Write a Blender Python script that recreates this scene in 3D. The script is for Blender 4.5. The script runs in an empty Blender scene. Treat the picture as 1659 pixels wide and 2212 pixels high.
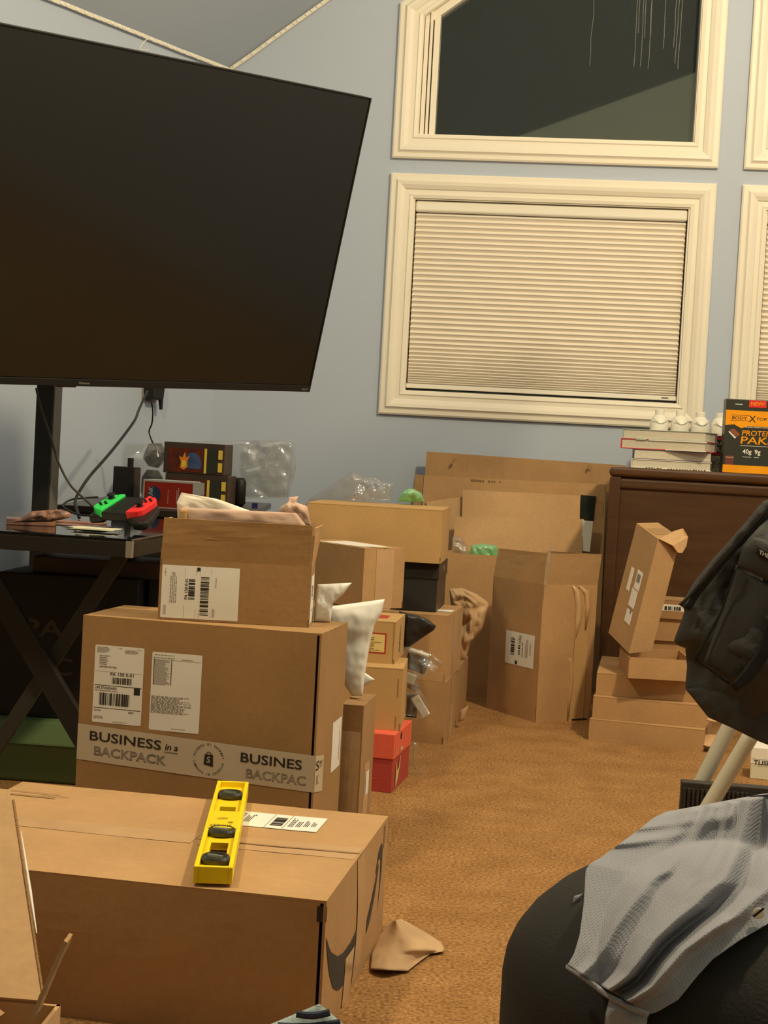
import bpy, bmesh, math, random
from math import sin, cos, pi, radians as R_, sqrt, atan
from mathutils import Vector, Matrix, noise
V = Vector
S = bpy.context.scene
COL = S.collection

# ---------------------------------------------------------------- camera
FPX, CX, CY, EYE = 3323.0, 829.5, 1106.0, 0.83
pt = atan(136 / FPX); rl = atan(0.054)
FW = V((0, cos(pt), -sin(pt))); u0 = V((0, sin(pt), cos(pt))); r0 = V((1, 0, 0))
RT = r0 * cos(rl) + u0 * sin(rl); UP = u0 * cos(rl) - r0 * sin(rl)
CAM = V((0, 0, EYE))
cd = bpy.data.cameras.new('camera'); cam = bpy.data.objects.new('camera', cd); COL.objects.link(cam)
cam.matrix_world = Matrix(((RT.x, UP.x, -FW.x, 0), (RT.y, UP.y, -FW.y, 0), (RT.z, UP.z, -FW.z, EYE), (0, 0, 0, 1)))
cd.sensor_fit = 'VERTICAL'; cd.sensor_height = 36; cd.lens = 36 * FPX / 2212; cd.clip_start = 0.05; cd.clip_end = 60
S.camera = cam
def ray(x, y): return FW + RT * ((x - CX) / FPX) + UP * ((CY - y) / FPX)
def at(x, y, D):                      # world point in that viewing direction, D metres into the room
    r = ray(x, y); return CAM + r * (D / r.y)
def G(x, y, z=0.0):                   # point on the level plane z
    r = ray(x, y); return CAM + r * ((z - EYE) / r.z)

# ---------------------------------------------------------------- light
w = bpy.data.worlds.new('night'); S.world = w; w.use_nodes = True
w.node_tree.nodes['Background'].inputs[0].default_value = (0.010, 0.012, 0.016, 1)
w.node_tree.nodes['Background'].inputs[1].default_value = 1.0
def lamp(name, loc, power, size, col):
    l = bpy.data.lights.new(name, 'POINT'); l.energy = power; l.shadow_soft_size = size; l.color = col
    o = bpy.data.objects.new(name, l); o.location = loc; COL.objects.link(o); return o
WARM = (1.0, 0.81, 0.485)
lamp('ceiling_lamp', (1.45, 2.75, 3.08), 215, 0.10, WARM)
lamp('ceiling_lamp', (-0.90, 2.20, 2.35), 64, 0.09, WARM)
vs = S.view_settings
vs.view_transform = 'Standard'; vs.look = 'None'; vs.gamma = 1; vs.use_curve_mapping = False; vs.exposure = 0.45

# ---------------------------------------------------------------- materials
def lin(h):
    if isinstance(h, tuple): return h
    h = h.lstrip('#'); o = []
    for i in (0, 2, 4):
        c = int(h[i:i + 2], 16) / 255; o.append(c / 12.92 if c <= .04045 else ((c + .055) / 1.055) ** 2.4)
    return tuple(o)
MT = {}
def mat(name, col, rough=.8, var=.0, vscale=8, bump=0, bscale=200, metal=0, col2=None, spec=.35, coat=0, stretch=None, detail=4, alpha=None, fine=0):
    if name in MT: return MT[name]
    m = bpy.data.materials.new(name); m.use_nodes = True; nt = m.node_tree; N = nt.nodes; L = nt.links
    b = N['Principled BSDF']; c = lin(col)
    b.inputs['Base Color'].default_value = (*c, 1); b.inputs['Roughness'].default_value = rough
    b.inputs['Metallic'].default_value = metal; b.inputs['Specular IOR Level'].default_value = spec
    b.inputs['Coat Weight'].default_value = coat
    tc = N.new('ShaderNodeTexCoord'); src = tc.outputs['Object']
    if stretch:
        mp = N.new('ShaderNodeMapping'); mp.inputs['Scale'].default_value = stretch; L.new(src, mp.inputs[0]); src = mp.outputs[0]
    if var or col2:
        n = N.new('ShaderNodeTexNoise'); n.inputs['Scale'].default_value = vscale; n.inputs['Detail'].default_value = detail; L.new(src, n.inputs['Vector'])
        rp = N.new('ShaderNodeValToRGB'); rp.color_ramp.elements[0].position = .32; rp.color_ramp.elements[1].position = .68
        c2 = lin(col2) if col2 else tuple(x * (1 - var) for x in c)
        rp.color_ramp.elements[0].color = (*c2, 1); rp.color_ramp.elements[1].color = (*(c if col2 else tuple(min(1, x * (1 + var * .5)) for x in c)), 1)
        L.new(n.outputs['Fac'], rp.inputs[0]); out = rp.outputs[0]
        if fine:
            n3 = N.new('ShaderNodeTexNoise'); n3.inputs['Scale'].default_value = bscale; n3.inputs['Detail'].default_value = 3; L.new(src, n3.inputs['Vector'])
            mr = N.new('ShaderNodeMapRange'); mr.inputs[1].default_value = .3; mr.inputs[2].default_value = .7; mr.inputs[3].default_value = 1 - fine; mr.inputs[4].default_value = 1 + fine * .6
            L.new(n3.outputs['Fac'], mr.inputs[0])
            mx = N.new('ShaderNodeVectorMath'); mx.operation = 'SCALE'; L.new(out, mx.inputs[0]); L.new(mr.outputs[0], mx.inputs['Scale']); out = mx.outputs[0]
        L.new(out, b.inputs['Base Color'])
    if bump:
        n2 = N.new('ShaderNodeTexNoise'); n2.inputs['Scale'].default_value = bscale; n2.inputs['Detail'].default_value = 3; L.new(src, n2.inputs['Vector'])
        bp = N.new('ShaderNodeBump'); bp.inputs['Strength'].default_value = bump; bp.inputs['Distance'].default_value = .004; L.new(n2.outputs['Fac'], bp.inputs['Height']); L.new(bp.outputs[0], b.inputs['Normal'])
    MT[name] = m; return m
def clear(name, tint=(.9, .9, .9), fac=.16, rough=.12, milk=.05):
    if name in MT: return MT[name]
    m = bpy.data.materials.new(name); m.use_nodes = True; nt = m.node_tree; N = nt.nodes; L = nt.links
    N.remove(N['Principled BSDF']); out = N['Material Output']
    tr = N.new('ShaderNodeBsdfTransparent'); tr.inputs[0].default_value = (*tint, 1)
    gl = N.new('ShaderNodeBsdfGlossy'); gl.inputs['Roughness'].default_value = rough
    df = N.new('ShaderNodeBsdfDiffuse'); df.inputs[0].default_value = (*tint, 1)
    a = N.new('ShaderNodeMixShader'); a.inputs[0].default_value = milk; L.new(tr.outputs[0], a.inputs[1]); L.new(df.outputs[0], a.inputs[2])
    b = N.new('ShaderNodeMixShader'); b.inputs[0].default_value = fac; L.new(a.outputs[0], b.inputs[1]); L.new(gl.outputs[0], b.inputs[2]); L.new(b.outputs[0], out.inputs[0])
    MT[name] = m; return m
kraft = mat('kraft_board', (.455, .268, .124), .86, var=.10, vscale=7, bump=.10, bscale=90, fine=.05)
kraft2 = mat('kraft_board_dull', (.385, .225, .102), .88, var=.12, vscale=9, bump=.10, bscale=90, fine=.05)
kraftShade = mat('kraft_board_shaded', (.36, .208, .088), .86, var=.10, vscale=7, bump=.10, bscale=90, fine=.05)  # kraft darkened so its colour carries the shade on the big and open cartons
kraftL = mat('kraft_board_light', (.56, .345, .175), .85, var=.09, vscale=6, bump=.10, bscale=90, fine=.05)
kraftY = mat('kraft_board_golden', (.49, .30, .125), .85, var=.07, vscale=6, bump=.06, bscale=90, fine=.03)
kraftI = mat('corrugated_edge', (.30, .17, .08), .95, bump=.6, bscale=500)
tapeM = mat('brown_paper_tape', (.50, .31, .165), .42, var=.06, vscale=20, spec=.5)
tapeL = mat('printed_tape', (.56, .475, .36), .4, var=.05, vscale=12)
tapeC = mat('clear_packing_tape', (.55, .37, .21), .22, var=.08, vscale=25, spec=.7, bump=.2, bscale=40)
paperW = mat('label_paper', (.80, .78, .74), .55, var=.03, vscale=10)
polyW = mat('white_poly_mailer', (.80, .80, .78), .42, var=.03, vscale=6, bump=.1, bscale=30)
tissue = mat('tissue_paper', (.82, .74, .66), .8, var=.04, vscale=12, bump=.2, bscale=40)
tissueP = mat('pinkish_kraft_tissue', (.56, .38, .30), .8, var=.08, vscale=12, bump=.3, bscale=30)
kpaper = mat('crumpled_kraft_paper', (.52, .34, .19), .85, var=.1, vscale=14, bump=.25, bscale=30)
ink = mat('black_ink', (.028, .022, .02), .6); inkG = mat('grey_ink', (.25, .22, .19), .7); inkP = mat('faint_ink', (.20, .12, .06), .8)
smileM = mat('dark_grey_print', (.045, .042, .040), .7, var=.15, vscale=10)
black = mat('black_plastic', (.010, .009, .008), .5, bump=.05); blackM = mat('black_satin_metal', (.018, .016, .015), .42, var=.1)
blackB = mat('black_card', (.018, .017, .016), .6, var=.2, vscale=8); brownBl = mat('brown_black_card', (.06, .038, .03), .45, var=.2, vscale=8)
glassT = mat('black_glass', (.006, .006, .006), .05, spec=.6)
screenM = mat('tv_screen', (.010, .0095, .0075), .16, spec=.5, var=.1, vscale=2)
wallM = mat('blue_wall_paint', (.43, .49, .615), .62, var=.015, vscale=2, bump=.05, bscale=120)
ceilM = mat('blue_ceiling_paint', (.40, .455, .56), .7, var=.03, vscale=2, bump=.12, bscale=60)
trimM = mat('cream_gloss_paint', (.80, .74, .64), .42, var=.02, vscale=5, bump=.03, bscale=90)
shadeM = mat('shade_fabric', (.84, .78, .70), .8, bump=.05, bscale=300)
carpetM = mat('tan_carpet', (.385, .205, .082), .97, col2=(.30, .152, .056), vscale=9, bump=1.0, bscale=150, fine=.5, spec=.1, detail=6)
woodM = mat('dark_walnut', (.085, .038, .017), .38, col2=(.060, .026, .011), vscale=3, stretch=(1, 1, 9), coat=.15, fine=.12, bscale=60)
woodT = mat('polished_walnut', (.10, .042, .018), .18, col2=(.07, .03, .013), vscale=4, stretch=(1, 8, 1), coat=.5)
yel = mat('yellow_plastic', (.90, .68, .010), .42, var=.05, vscale=20, bump=.03)
yelD = mat('yellow_plate', (.84, .60, .01), .5)
vialM = mat('dark_vial', (.035, .035, .03), .2, coat=.5)
green = mat('neon_green_plastic', (.03, .62, .11), .4); redN = mat('neon_red_plastic', (.85, .03, .035), .4)
greenBin = mat('green_bin_plastic', (.13, .20, .085), .5, var=.06, vscale=4)
orangeR = mat('orange_red_card', (.75, .125, .07), .55, var=.04, vscale=8); redDk = mat('deep_red_card', (.42, .055, .045), .55, var=.05)
redBx = mat('red_print', (.62, .045, .02), .35, var=.12, vscale=18); whiteC = mat('white_card', (.82, .78, .72), .5)
orangeB = mat('orange_print', (.88, .34, .008), .3, var=.12, vscale=14); darkP = mat('charcoal_print', (.035, .037, .030), .35)
jackM = mat('black_ripstop', (.042, .041, .041), .75, var=.15, vscale=14, bump=.25, bscale=160)
jackD = mat('black_zip_tape', (.008, .008, .008), .8)
shirtM = mat('grey_pique_knit', (.295, .30, .345), .95, var=.07, vscale=9, spec=.12)
def knit(m, per=.0026):
    nt = m.node_tree; N = nt.nodes; L = nt.links; tc = N.new('ShaderNodeTexCoord'); ws = []
    for k, rot in enumerate((.9, -.7)):
        mp = N.new('ShaderNodeMapping'); mp.inputs['Rotation'].default_value = (0, rot, .4); L.new(tc.outputs['Object'], mp.inputs[0])
        wv = N.new('ShaderNodeTexWave'); wv.bands_direction = 'X' ; wv.inputs['Scale'].default_value = .314 / per; wv.inputs['Distortion'].default_value = .6; L.new(mp.outputs[0], wv.inputs['Vector']); ws.append(wv)
    mu = N.new('ShaderNodeMath'); mu.operation = 'MULTIPLY'; L.new(ws[0].outputs['Fac'], mu.inputs[0]); L.new(ws[1].outputs['Fac'], mu.inputs[1])
    bp = N.new('ShaderNodeBump'); bp.inputs['Strength'].default_value = .45; bp.inputs['Distance'].default_value = .0010; bp.invert = True; L.new(mu.outputs[0], bp.inputs['Height']); L.new(bp.outputs[0], N['Principled BSDF'].inputs['Normal'])
knit(shirtM)
poufM = mat('black_upholstery', (.016, .0145, .013), .8, var=.15, vscale=12, bump=.2, bscale=300)
tubeM = mat('ivory_painted_tube', (.55, .52, .43), .35, bump=.1, bscale=120)
ribM = mat('black_ribbed_rubber', (.045, .040, .034), .8, var=.3, vscale=30, bump=.3, bscale=150)
denim = mat('pale_blue_knit', (.33, .40, .42), .9, bump=.3, bscale=200, var=.1, vscale=12); navy = mat('navy_stripe', (.03, .04, .07), .9)
clearM = clear('clear_film', (.93, .93, .92), .09, .10, .05); clearG = clear('air_cushion_film', (.90, .91, .92), .14, .08, .08)
greenG = clear('green_air_cushion_film', (.45, .85, .50), .14, .12, .45)
purpleP = mat('purple_foil', (.18, .09, .11), .3, col2=(.35, .16, .08), vscale=40)
brownFoil = mat('brown_foil_pack', (.36, .17, .10), .35, col2=(.07, .05, .06), vscale=28); goldP = mat('gold_print', (.75, .55, .08), .35)
creamC = mat('cream_card', (.68, .66, .50), .5); blueP = mat('blue_print', (.06, .10, .22), .3, var=.3, vscale=30)
whiteP = mat('white_plastic', (.80, .76, .68), .35, bump=.02)
pageM = mat('book_pages', (.72, .66, .54), .85, bump=.5, bscale=60, stretch=(1, 1, 40), var=.06, vscale=8)
tealC = mat('pale_teal_cover', (.48, .56, .47), .35, col2=(.30, .42, .36), vscale=22); redC = mat('red_cover', (.70, .03, .03), .35)
plumC = mat('plum_cover', (.08, .05, .09), .35); coverW = mat('white_cover', (.78, .74, .66), .35)
cupM = mat('cocoa_print', (.16, .045, .04), .3); yellowL = mat('cream_label', (.72, .55, .22), .6); redL = mat('dark_red_print', (.40, .04, .02), .6)
brassM = mat('pale_gold_print', (.62, .52, .22), .5); ledM = mat('ivory_led_strip', (.74, .70, .60), .5)

# ---------------------------------------------------------------- mesh helpers
class MB:
    def __init__(s): s.v = []; s.f = []
    def add(s, vs, fs):
        o = len(s.v); s.v += [tuple(p) for p in vs]; s.f += [tuple(i + o for i in q) for q in fs]; return s
    def box(s, x0, x1, y0, y1, z0, z1):
        return s.add([(x0, y0, z0), (x1, y0, z0), (x1, y1, z0), (x0, y1, z0), (x0, y0, z1), (x1, y0, z1), (x1, y1, z1), (x0, y1, z1)], HEX)
    def hexa(s, P): return s.add(P, HEX)
    def tube(s, pts, r, n=8, caps=True):
        pts = [V(p) for p in pts]; vs = []; up = V((0, 0, 1)); m = len(pts)
        t0 = (pts[1] - pts[0]).normalized(); a = t0.cross(up)
        if a.length < .1: a = t0.cross(V((1, 0, 0)))
        a.normalize()
        for i, p in enumerate(pts):
            t = (pts[min(i + 1, m - 1)] - pts[max(i - 1, 0)]).normalized()
            a = (a - t * a.dot(t)).normalized(); b = t.cross(a); rr = r[i] if isinstance(r, (list, tuple)) else r
            vs += [p + (a * cos(2 * pi * k / n) + b * sin(2 * pi * k / n)) * rr for k in range(n)]
        fs = [(i * n + k, i * n + (k + 1) % n, (i + 1) * n + (k + 1) % n, (i + 1) * n + k) for i in range(m - 1) for k in range(n)]
        if caps: fs += [tuple(range(n))[::-1], tuple((m - 1) * n + k for k in range(n))]
        return s.add(vs, fs)
    def lathe(s, prof, c=(0, 0, 0), n=24, sx=1, sy=1):
        vs = [(c[0] + r * cos(2 * pi * k / n) * sx, c[1] + r * sin(2 * pi * k / n) * sy, c[2] + z) for r, z in prof for k in range(n)]
        m = len(prof)
        fs = [(i * n + k, i * n + (k + 1) % n, (i + 1) * n + (k + 1) % n, (i + 1) * n + k) for i in range(m - 1) for k in range(n)]
        fs += [tuple(range(n))[::-1], tuple((m - 1) * n + k for k in range(n))]
        return s.add(vs, fs)
    def build(s, name, m, parent=None, loc=None, bevel=0, smooth=False, seg=2):
        me = bpy.data.meshes.new(name); me.from_pydata(s.v, [], s.f); me.validate(); me.update()
        bm = bmesh.new(); bm.from_mesh(me)
        bmesh.ops.recalc_face_normals(bm, faces=bm.faces)
        if bevel: bmesh.ops.bevel(bm, geom=[e for e in bm.edges if len(e.link_faces) == 2 and e.calc_face_angle(0) > .6], offset=bevel, segments=seg, affect='EDGES', profile=.5, clamp_overlap=True)
        if smooth is True:
            for f in bm.faces: f.smooth = True
        bm.to_mesh(me); bm.free()
        o = bpy.data.objects.new(name, me); me.materials.append(m); COL.objects.link(o)
        if parent: o.parent = parent
        elif loc is None:                      # put the origin at the base centre
            xs = [v.co for v in me.vertices]; c = V(((min(p.x for p in xs) + max(p.x for p in xs)) / 2, (min(p.y for p in xs) + max(p.y for p in xs)) / 2, min(p.z for p in xs)))
            me.transform(Matrix.Translation(-c)); o.location = c
        if loc is not None: o.location = loc
        return o
HEX = [(0, 3, 2, 1), (4, 5, 6, 7), (0, 1, 5, 4), (1, 2, 6, 5), (2, 3, 7, 6), (3, 0, 4, 7)]
def tag(o, label=None, cat=None, group=None, kind=None):
    if label: o['label'] = label
    if cat: o['category'] = cat
    if group: o['group'] = group
    if kind: o['kind'] = kind
    return o
def empty(name, loc, yaw=0, label=None, cat=None, group=None):
    o = bpy.data.objects.new(name, None); o.empty_display_size = .05; o.location = loc; o.rotation_euler = (0, 0, yaw); COL.objects.link(o)
    return tag(o, label, cat, group)
def fb(x, y, z, o=3): return noise.fractal(V((x, y, z)), 1.0, 2.0, o)

_tc = {}
def glyphs(txt, outline=0):
    k = (txt, outline)
    if k in _tc: return _tc[k]
    cu = bpy.data.curves.new('text', 'FONT'); cu.body = txt; cu.size = 1; cu.resolution_u = 3; cu.offset = 0 if outline else .014
    if outline: cu.fill_mode = 'NONE'; cu.bevel_depth = outline; cu.bevel_resolution = 0
    o = bpy.data.objects.new('text', cu); COL.objects.link(o)
    bpy.context.view_layer.update()
    me = bpy.data.meshes.new_from_object(o.evaluated_get(bpy.context.evaluated_depsgraph_get()))
    vs = [tuple(v.co) for v in me.vertices]; fs = [tuple(p.vertices) for p in me.polygons]
    bpy.data.objects.remove(o); bpy.data.meshes.remove(me)
    if vs:
        x0 = min(v[0] for v in vs); x1 = max(v[0] for v in vs); y0 = min(v[1] for v in vs); y1 = max(v[1] for v in vs)
        vs = [((v[0] - x0) / (x1 - x0), (v[1] - y0) / (y1 - y0), v[2]) for v in vs]
    _tc[k] = (vs, fs); return _tc[k]

class Print:
    """flat printing laid on a surface: q(u, v, off) maps metres on the face to a point"""
    def __init__(s, q): s.q = q; s.m = MB()
    def rect(s, u, v, w_, h_, off=.0007, nu=1, nv=1):
        vs = [s.q(u + w_ * i / nu, v + h_ * j / nv, off) for j in range(nv + 1) for i in range(nu + 1)]
        s.m.add(vs, [(j * (nu + 1) + i, j * (nu + 1) + i + 1, (j + 1) * (nu + 1) + i + 1, (j + 1) * (nu + 1) + i) for j in range(nv) for i in range(nu)]); return s
    def poly(s, pts, off=.0007):
        s.m.add([s.q(a, b, off) for a, b in pts], [tuple(range(len(pts)))]); return s
    def text(s, t, u, v, w_, h_, rot=0, off=.0008, outline=0, shear=0, maxw=None):
        vs, fs = glyphs(t, outline); c, sn = cos(rot), sin(rot); out = []
        for a, b, _z in vs:
            a2, b2 = a * w_ + b * h_ * shear, b * h_
            out.append(s.q(u + a2 * c - b2 * sn, v + a2 * sn + b2 * c, off))
        s.m.add(out, fs); return s
    def bars(s, u, v, w_, h_, n, seed, vert=True, off=.0008):
        rr = random.Random(seed); x = 0; tot = []
        while x < 1: a = rr.choice([.5, 1, 1, 2, 3]) / n; g = rr.choice([.6, .8, 1.2, 1.8]) / n; tot.append((x, min(a, 1 - x))); x += a + g
        for x, a in tot:
            if vert: s.rect(u + x * w_, v, a * w_, h_, off)
            else: s.rect(u, v + x * h_, w_, a * h_, off)
        return s
    def lines(s, u, v, w_, h_, n, seed, off=.0008, rot=False):   # illegible small print
        rr = random.Random(seed)
        for i in range(n):
            x = 0; L = rr.uniform(.6, 1)
            while x < L:
                a = rr.uniform(.03, .12)
                if rot: s.rect(u + w_ * i / n, v + h_ * x, w_ / n * .5, h_ * min(a, L - x), off)
                else: s.rect(u + w_ * x, v + h_ * i / n, w_ * min(a, L - x), h_ / n * .5, off)
                x += a + rr.uniform(.015, .03)
        return s
    def specks(s, u, v, w_, h_, n, m_, seed, off=.0008):
        rr = random.Random(seed)
        for i in range(n):
            for j in range(m_):
                if rr.random() < .5: s.rect(u + w_ * i / n, v + h_ * j / m_, w_ / n, h_ / m_, off)
        return s
    def build(s, name, m, parent, label=None):
        o = s.m.build(name, m, parent)
        if label: o['label'] = label
        return o

class Box:
    """a carton; P = x, y of its front right bottom corner, yaw in degrees, width, depth, z, height"""
    def __init__(s, name, label, cat, P, m=kraft, group=None, bow=.0015, style='carton', flaps='long', seam=False, seed=1, wall=.004, openh=None):
        X, Y, yaw, w_, d, z, h = P; s.w, s.d, s.h, s.bow, s.seed, s.mat = w_, d, h, bow, seed, m; s.sag = style == 'carton' and flaps == 'long'
        ya = R_(yaw); c, sn = cos(ya), sin(ya)
        s.root = empty(name, (X + c * (-w_ / 2) - sn * d / 2, Y + sn * (-w_ / 2) + c * d / 2, z), ya, label, cat, group)
        s.wall = wall
        g = .0048 + wall if seam else 0
        if style == 'solid':
            MB().box(-w_ / 2, w_ / 2, -d / 2, d / 2, 0, h).build('box_body', m, s.root, bevel=.002)
        else:
            for f, a, b in (('front', 0, w_ - g), ('right', 0, d), ('back', 0, w_), ('left', 0, d)):
                s.slab(f, a, b, 0, h - (wall if style == 'carton' else 0), 'side_panel', m)
            MB().box(-w_ / 2 + wall, w_ / 2 - wall, -d / 2 + wall, d / 2 - wall, .0, .004).build('bottom_panel', m, s.root)
            if style == 'carton':
                t = wall
                if flaps == 'long':
                    for sg in (-1, 1):
                        vs = []; n = 10
                        ya_, yb_ = (-d / 2, -.0012) if sg < 0 else (.0012, d / 2)
                        for k in (0, 1):
                            for j in range(3):
                                for i in range(n + 1):
                                    x = -w_ / 2 + w_ * i / n; y = ya_ + (yb_ - ya_) * j / 2
                                    zz = h - t * (1 - k) - .0022 * sin(pi * i / n) * (1 - abs(y) / (d / 2)) + .0008 * fb(x * 9, y * 9, seed)
                                    vs.append((x, y, zz))
                        m_ = MB(); A = lambda k, j, i: k * 3 * (n + 1) + j * (n + 1) + i; fs = []
                        for i in range(n):
                            for j in range(2): fs += [(A(1, j, i), A(1, j, i + 1), A(1, j + 1, i + 1), A(1, j + 1, i)), (A(0, j, i), A(0, j + 1, i), A(0, j + 1, i + 1), A(0, j, i + 1))]
                            fs += [(A(0, 0, i), A(0, 0, i + 1), A(1, 0, i + 1), A(1, 0, i)), (A(0, 2, i + 1), A(0, 2, i), A(1, 2, i), A(1, 2, i + 1))]
                        for j in range(2): fs += [(A(0, j + 1, 0), A(0, j, 0), A(1, j, 0), A(1, j + 1, 0)), (A(0, j, n), A(0, j + 1, n), A(1, j + 1, n), A(1, j, n))]
                        m_.add(vs, fs).build('top_flap', m, s.root)
                else:
                    MB().box(-w_ / 2, w_ / 2, -d / 2, d / 2, h - t, h).build('lid_panel', m, s.root, bevel=.001)
    def frame(s, f):
        w_, d, h = s.w, s.d, s.h
        return {'front': (V((-w_ / 2, -d / 2, 0)), V((1, 0, 0)), V((0, 0, 1)), V((0, -1, 0)), w_, h), 'right': (V((w_ / 2, -d / 2, 0)), V((0, 1, 0)), V((0, 0, 1)), V((1, 0, 0)), d, h),
                'back': (V((w_ / 2, d / 2, 0)), V((-1, 0, 0)), V((0, 0, 1)), V((0, 1, 0)), w_, h), 'left': (V((-w_ / 2, d / 2, 0)), V((0, -1, 0)), V((0, 0, 1)), V((-1, 0, 0)), d, h),
                'top': (V((-w_ / 2, -d / 2, h)), V((1, 0, 0)), V((0, 1, 0)), V((0, 0, 1)), w_, d)}[f]
    def q(s, f):
        O, U_, V_, N_, L, H = s.frame(f); b = s.bow if f != 'top' else 0
        def fn(u, v, off=0):
            k = max(0, sin(pi * min(max(u / L, 0), 1))) * max(0, sin(pi * min(max(v / H, 0), 1)))
            if f == 'top' and s.sag:
                x, y = u - L / 2, v - H / 2
                return O + U_ * u + V_ * v + N_ * (-.0022 * sin(pi * min(max(u / L, 0), 1)) * max(0, 1 - abs(y) / (H / 2)) + .0008 * fb(x * 9, y * 9, s.seed) + off + .0003)
            return O + U_ * u + V_ * v + N_ * (b * k * (1 + .5 * fb(u * 6, v * 6, s.seed)) + off)
        return fn
    def slab(s, f, a, b, z0, z1, name, m):
        q = s.q(f); N_ = s.frame(f)[3]; n = 8; vs = []
        for k in (0, 1):
            for j in range(n + 1):
                for i in range(n + 1):
                    p = q(a + (b - a) * i / n, z0 + (z1 - z0) * j / n); vs.append(p - N_ * (s.wall * k))
        A = lambda k, j, i: k * (n + 1) ** 2 + j * (n + 1) + i; fs = []
        for i in range(n):
            for j in range(n): fs += [(A(0, j, i), A(0, j, i + 1), A(0, j + 1, i + 1), A(0, j + 1, i)), (A(1, j, i), A(1, j + 1, i), A(1, j + 1, i + 1), A(1, j, i + 1))]
            for e in ((0, i, 0, i + 1), (n, i + 1, n, i)): fs.append((A(0, e[0], e[1]), A(1, e[0], e[1]), A(1, e[2], e[3]), A(0, e[2], e[3])))
            for e in ((i + 1, 0, i, 0), (i, n, i + 1, n)): fs.append((A(0, e[0], e[1]), A(1, e[0], e[1]), A(1, e[2], e[3]), A(0, e[2], e[3])))
        return MB().add(vs, fs).build(name, m, s.root)
    def pr(s, f): return Print(s.q(f))
    def sticker(s, f, u, v, w_, h_, m=paperW, name='label', off=.0005, label=None, crn=0, n=8):
        p = Print(s.q(f))
        if crn:
            pts = []
            for cx, cy, a0 in ((w_ - crn, crn, -90), (w_ - crn, h_ - crn, 0), (crn, h_ - crn, 90), (crn, crn, 180)):
                pts += [(u + cx + crn * cos(R_(a0 + 30 * k)), v + cy + crn * sin(R_(a0 + 30 * k))) for k in range(4)]
            # triangulated fan on a grid follows the bow
            p.rect(u + crn, v, w_ - 2 * crn, h_, off, n, n); p.rect(u, v + crn, crn, h_ - 2 * crn, off, 1, n); p.rect(u + w_ - crn, v + crn, crn, h_ - 2 * crn, off, 1, n)
            for cx, cy, a0 in ((w_ - crn, crn, -90), (w_ - crn, h_ - crn, 0), (crn, h_ - crn, 90), (crn, crn, 180)):
                p.poly([(u + cx, v + cy)] + [(u + cx + crn * cos(R_(a0 + 22.5 * k)), v + cy + crn * sin(R_(a0 + 22.5 * k))) for k in range(5)], off)
        else: p.rect(u, v, w_, h_, off, n, n)
        o = p.build(name, m, s.root, label); return o

def resample(ch, n):
    ch = [V(p) for p in ch]; L = [0]
    for a, b in zip(ch, ch[1:]): L.append(L[-1] + (b - a).length)
    out = []
    for k in range(n + 1):
        t = L[-1] * k / n; i = 0
        while i < len(L) - 2 and L[i + 1] < t: i += 1
        f = (t - L[i]) / max(L[i + 1] - L[i], 1e-9); out.append(ch[i].lerp(ch[i + 1], min(max(f, 0), 1)))
    return out
def sheet(name, Lc, Rc, D, m, nu=24, nv=24, thick=.002, puff=0, wr=0, ws=14, seed=0, parent=None, back=.3, edge=.5, smooth=True, pr=None):
    """soft thing in space: left and right outlines (directions) at distance D(s,t), closed shell with real thickness"""
    A_ = resample([(x, y, 0) for x, y in Lc], nv); B_ = resample([(x, y, 0) for x, y in Rc], nv); F = []; Bk = []
    for j in range(nv + 1):
        for i in range(nu + 1):
            s_, t_ = i / nu, j / nv; p = A_[j].lerp(B_[j], s_)
            d = D(s_, t_, p) if callable(D) else D
            k = max(0, sin(pi * s_) * sin(pi * t_)) ** edge
            q = at(p.x, p.y, d); nn = fb(q.x * ws + seed, q.z * ws, q.y * ws * .3 + seed * 3.1, 4)
            rdg = (1 - abs(nn) * 2)
            k2 = min(1, 6 * min(s_, 1 - s_) + .25) * min(1, 6 * min(t_, 1 - t_) + .25)
            dd = d - puff * k - wr * rdg * k2
            if pr: dd -= pr(s_, t_)
            F.append(at(p.x, p.y, dd)); Bk.append(at(p.x, p.y, dd + thick + puff * k * (1 + back)))
    n = len(F); a = lambda j, i: j * (nu + 1) + i; fs = []
    for j in range(nv):
        for i in range(nu):
            fs += [(a(j, i), a(j, i + 1), a(j + 1, i + 1), a(j + 1, i)), tuple(n + x for x in (a(j, i), a(j + 1, i), a(j + 1, i + 1), a(j, i + 1)))]
    for i in range(nu): fs += [(a(0, i), n + a(0, i), n + a(0, i + 1), a(0, i + 1)), (a(nv, i), a(nv, i + 1), n + a(nv, i + 1), n + a(nv, i))]
    for j in range(nv): fs += [(a(j, 0), a(j + 1, 0), n + a(j + 1, 0), n + a(j, 0)), (a(j, nu), n + a(j, nu), n + a(j + 1, nu), a(j + 1, nu))]
    vs = F + Bk
    if parent:
        iv = parent_inv(parent); vs = [iv @ v for v in vs]
    return MB().add(vs, fs).build(name, m, parent, smooth=smooth)
def parent_inv(p):
    return (Matrix.Translation(p.location) @ p.rotation_euler.to_matrix().to_4x4()).inverted()

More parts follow.
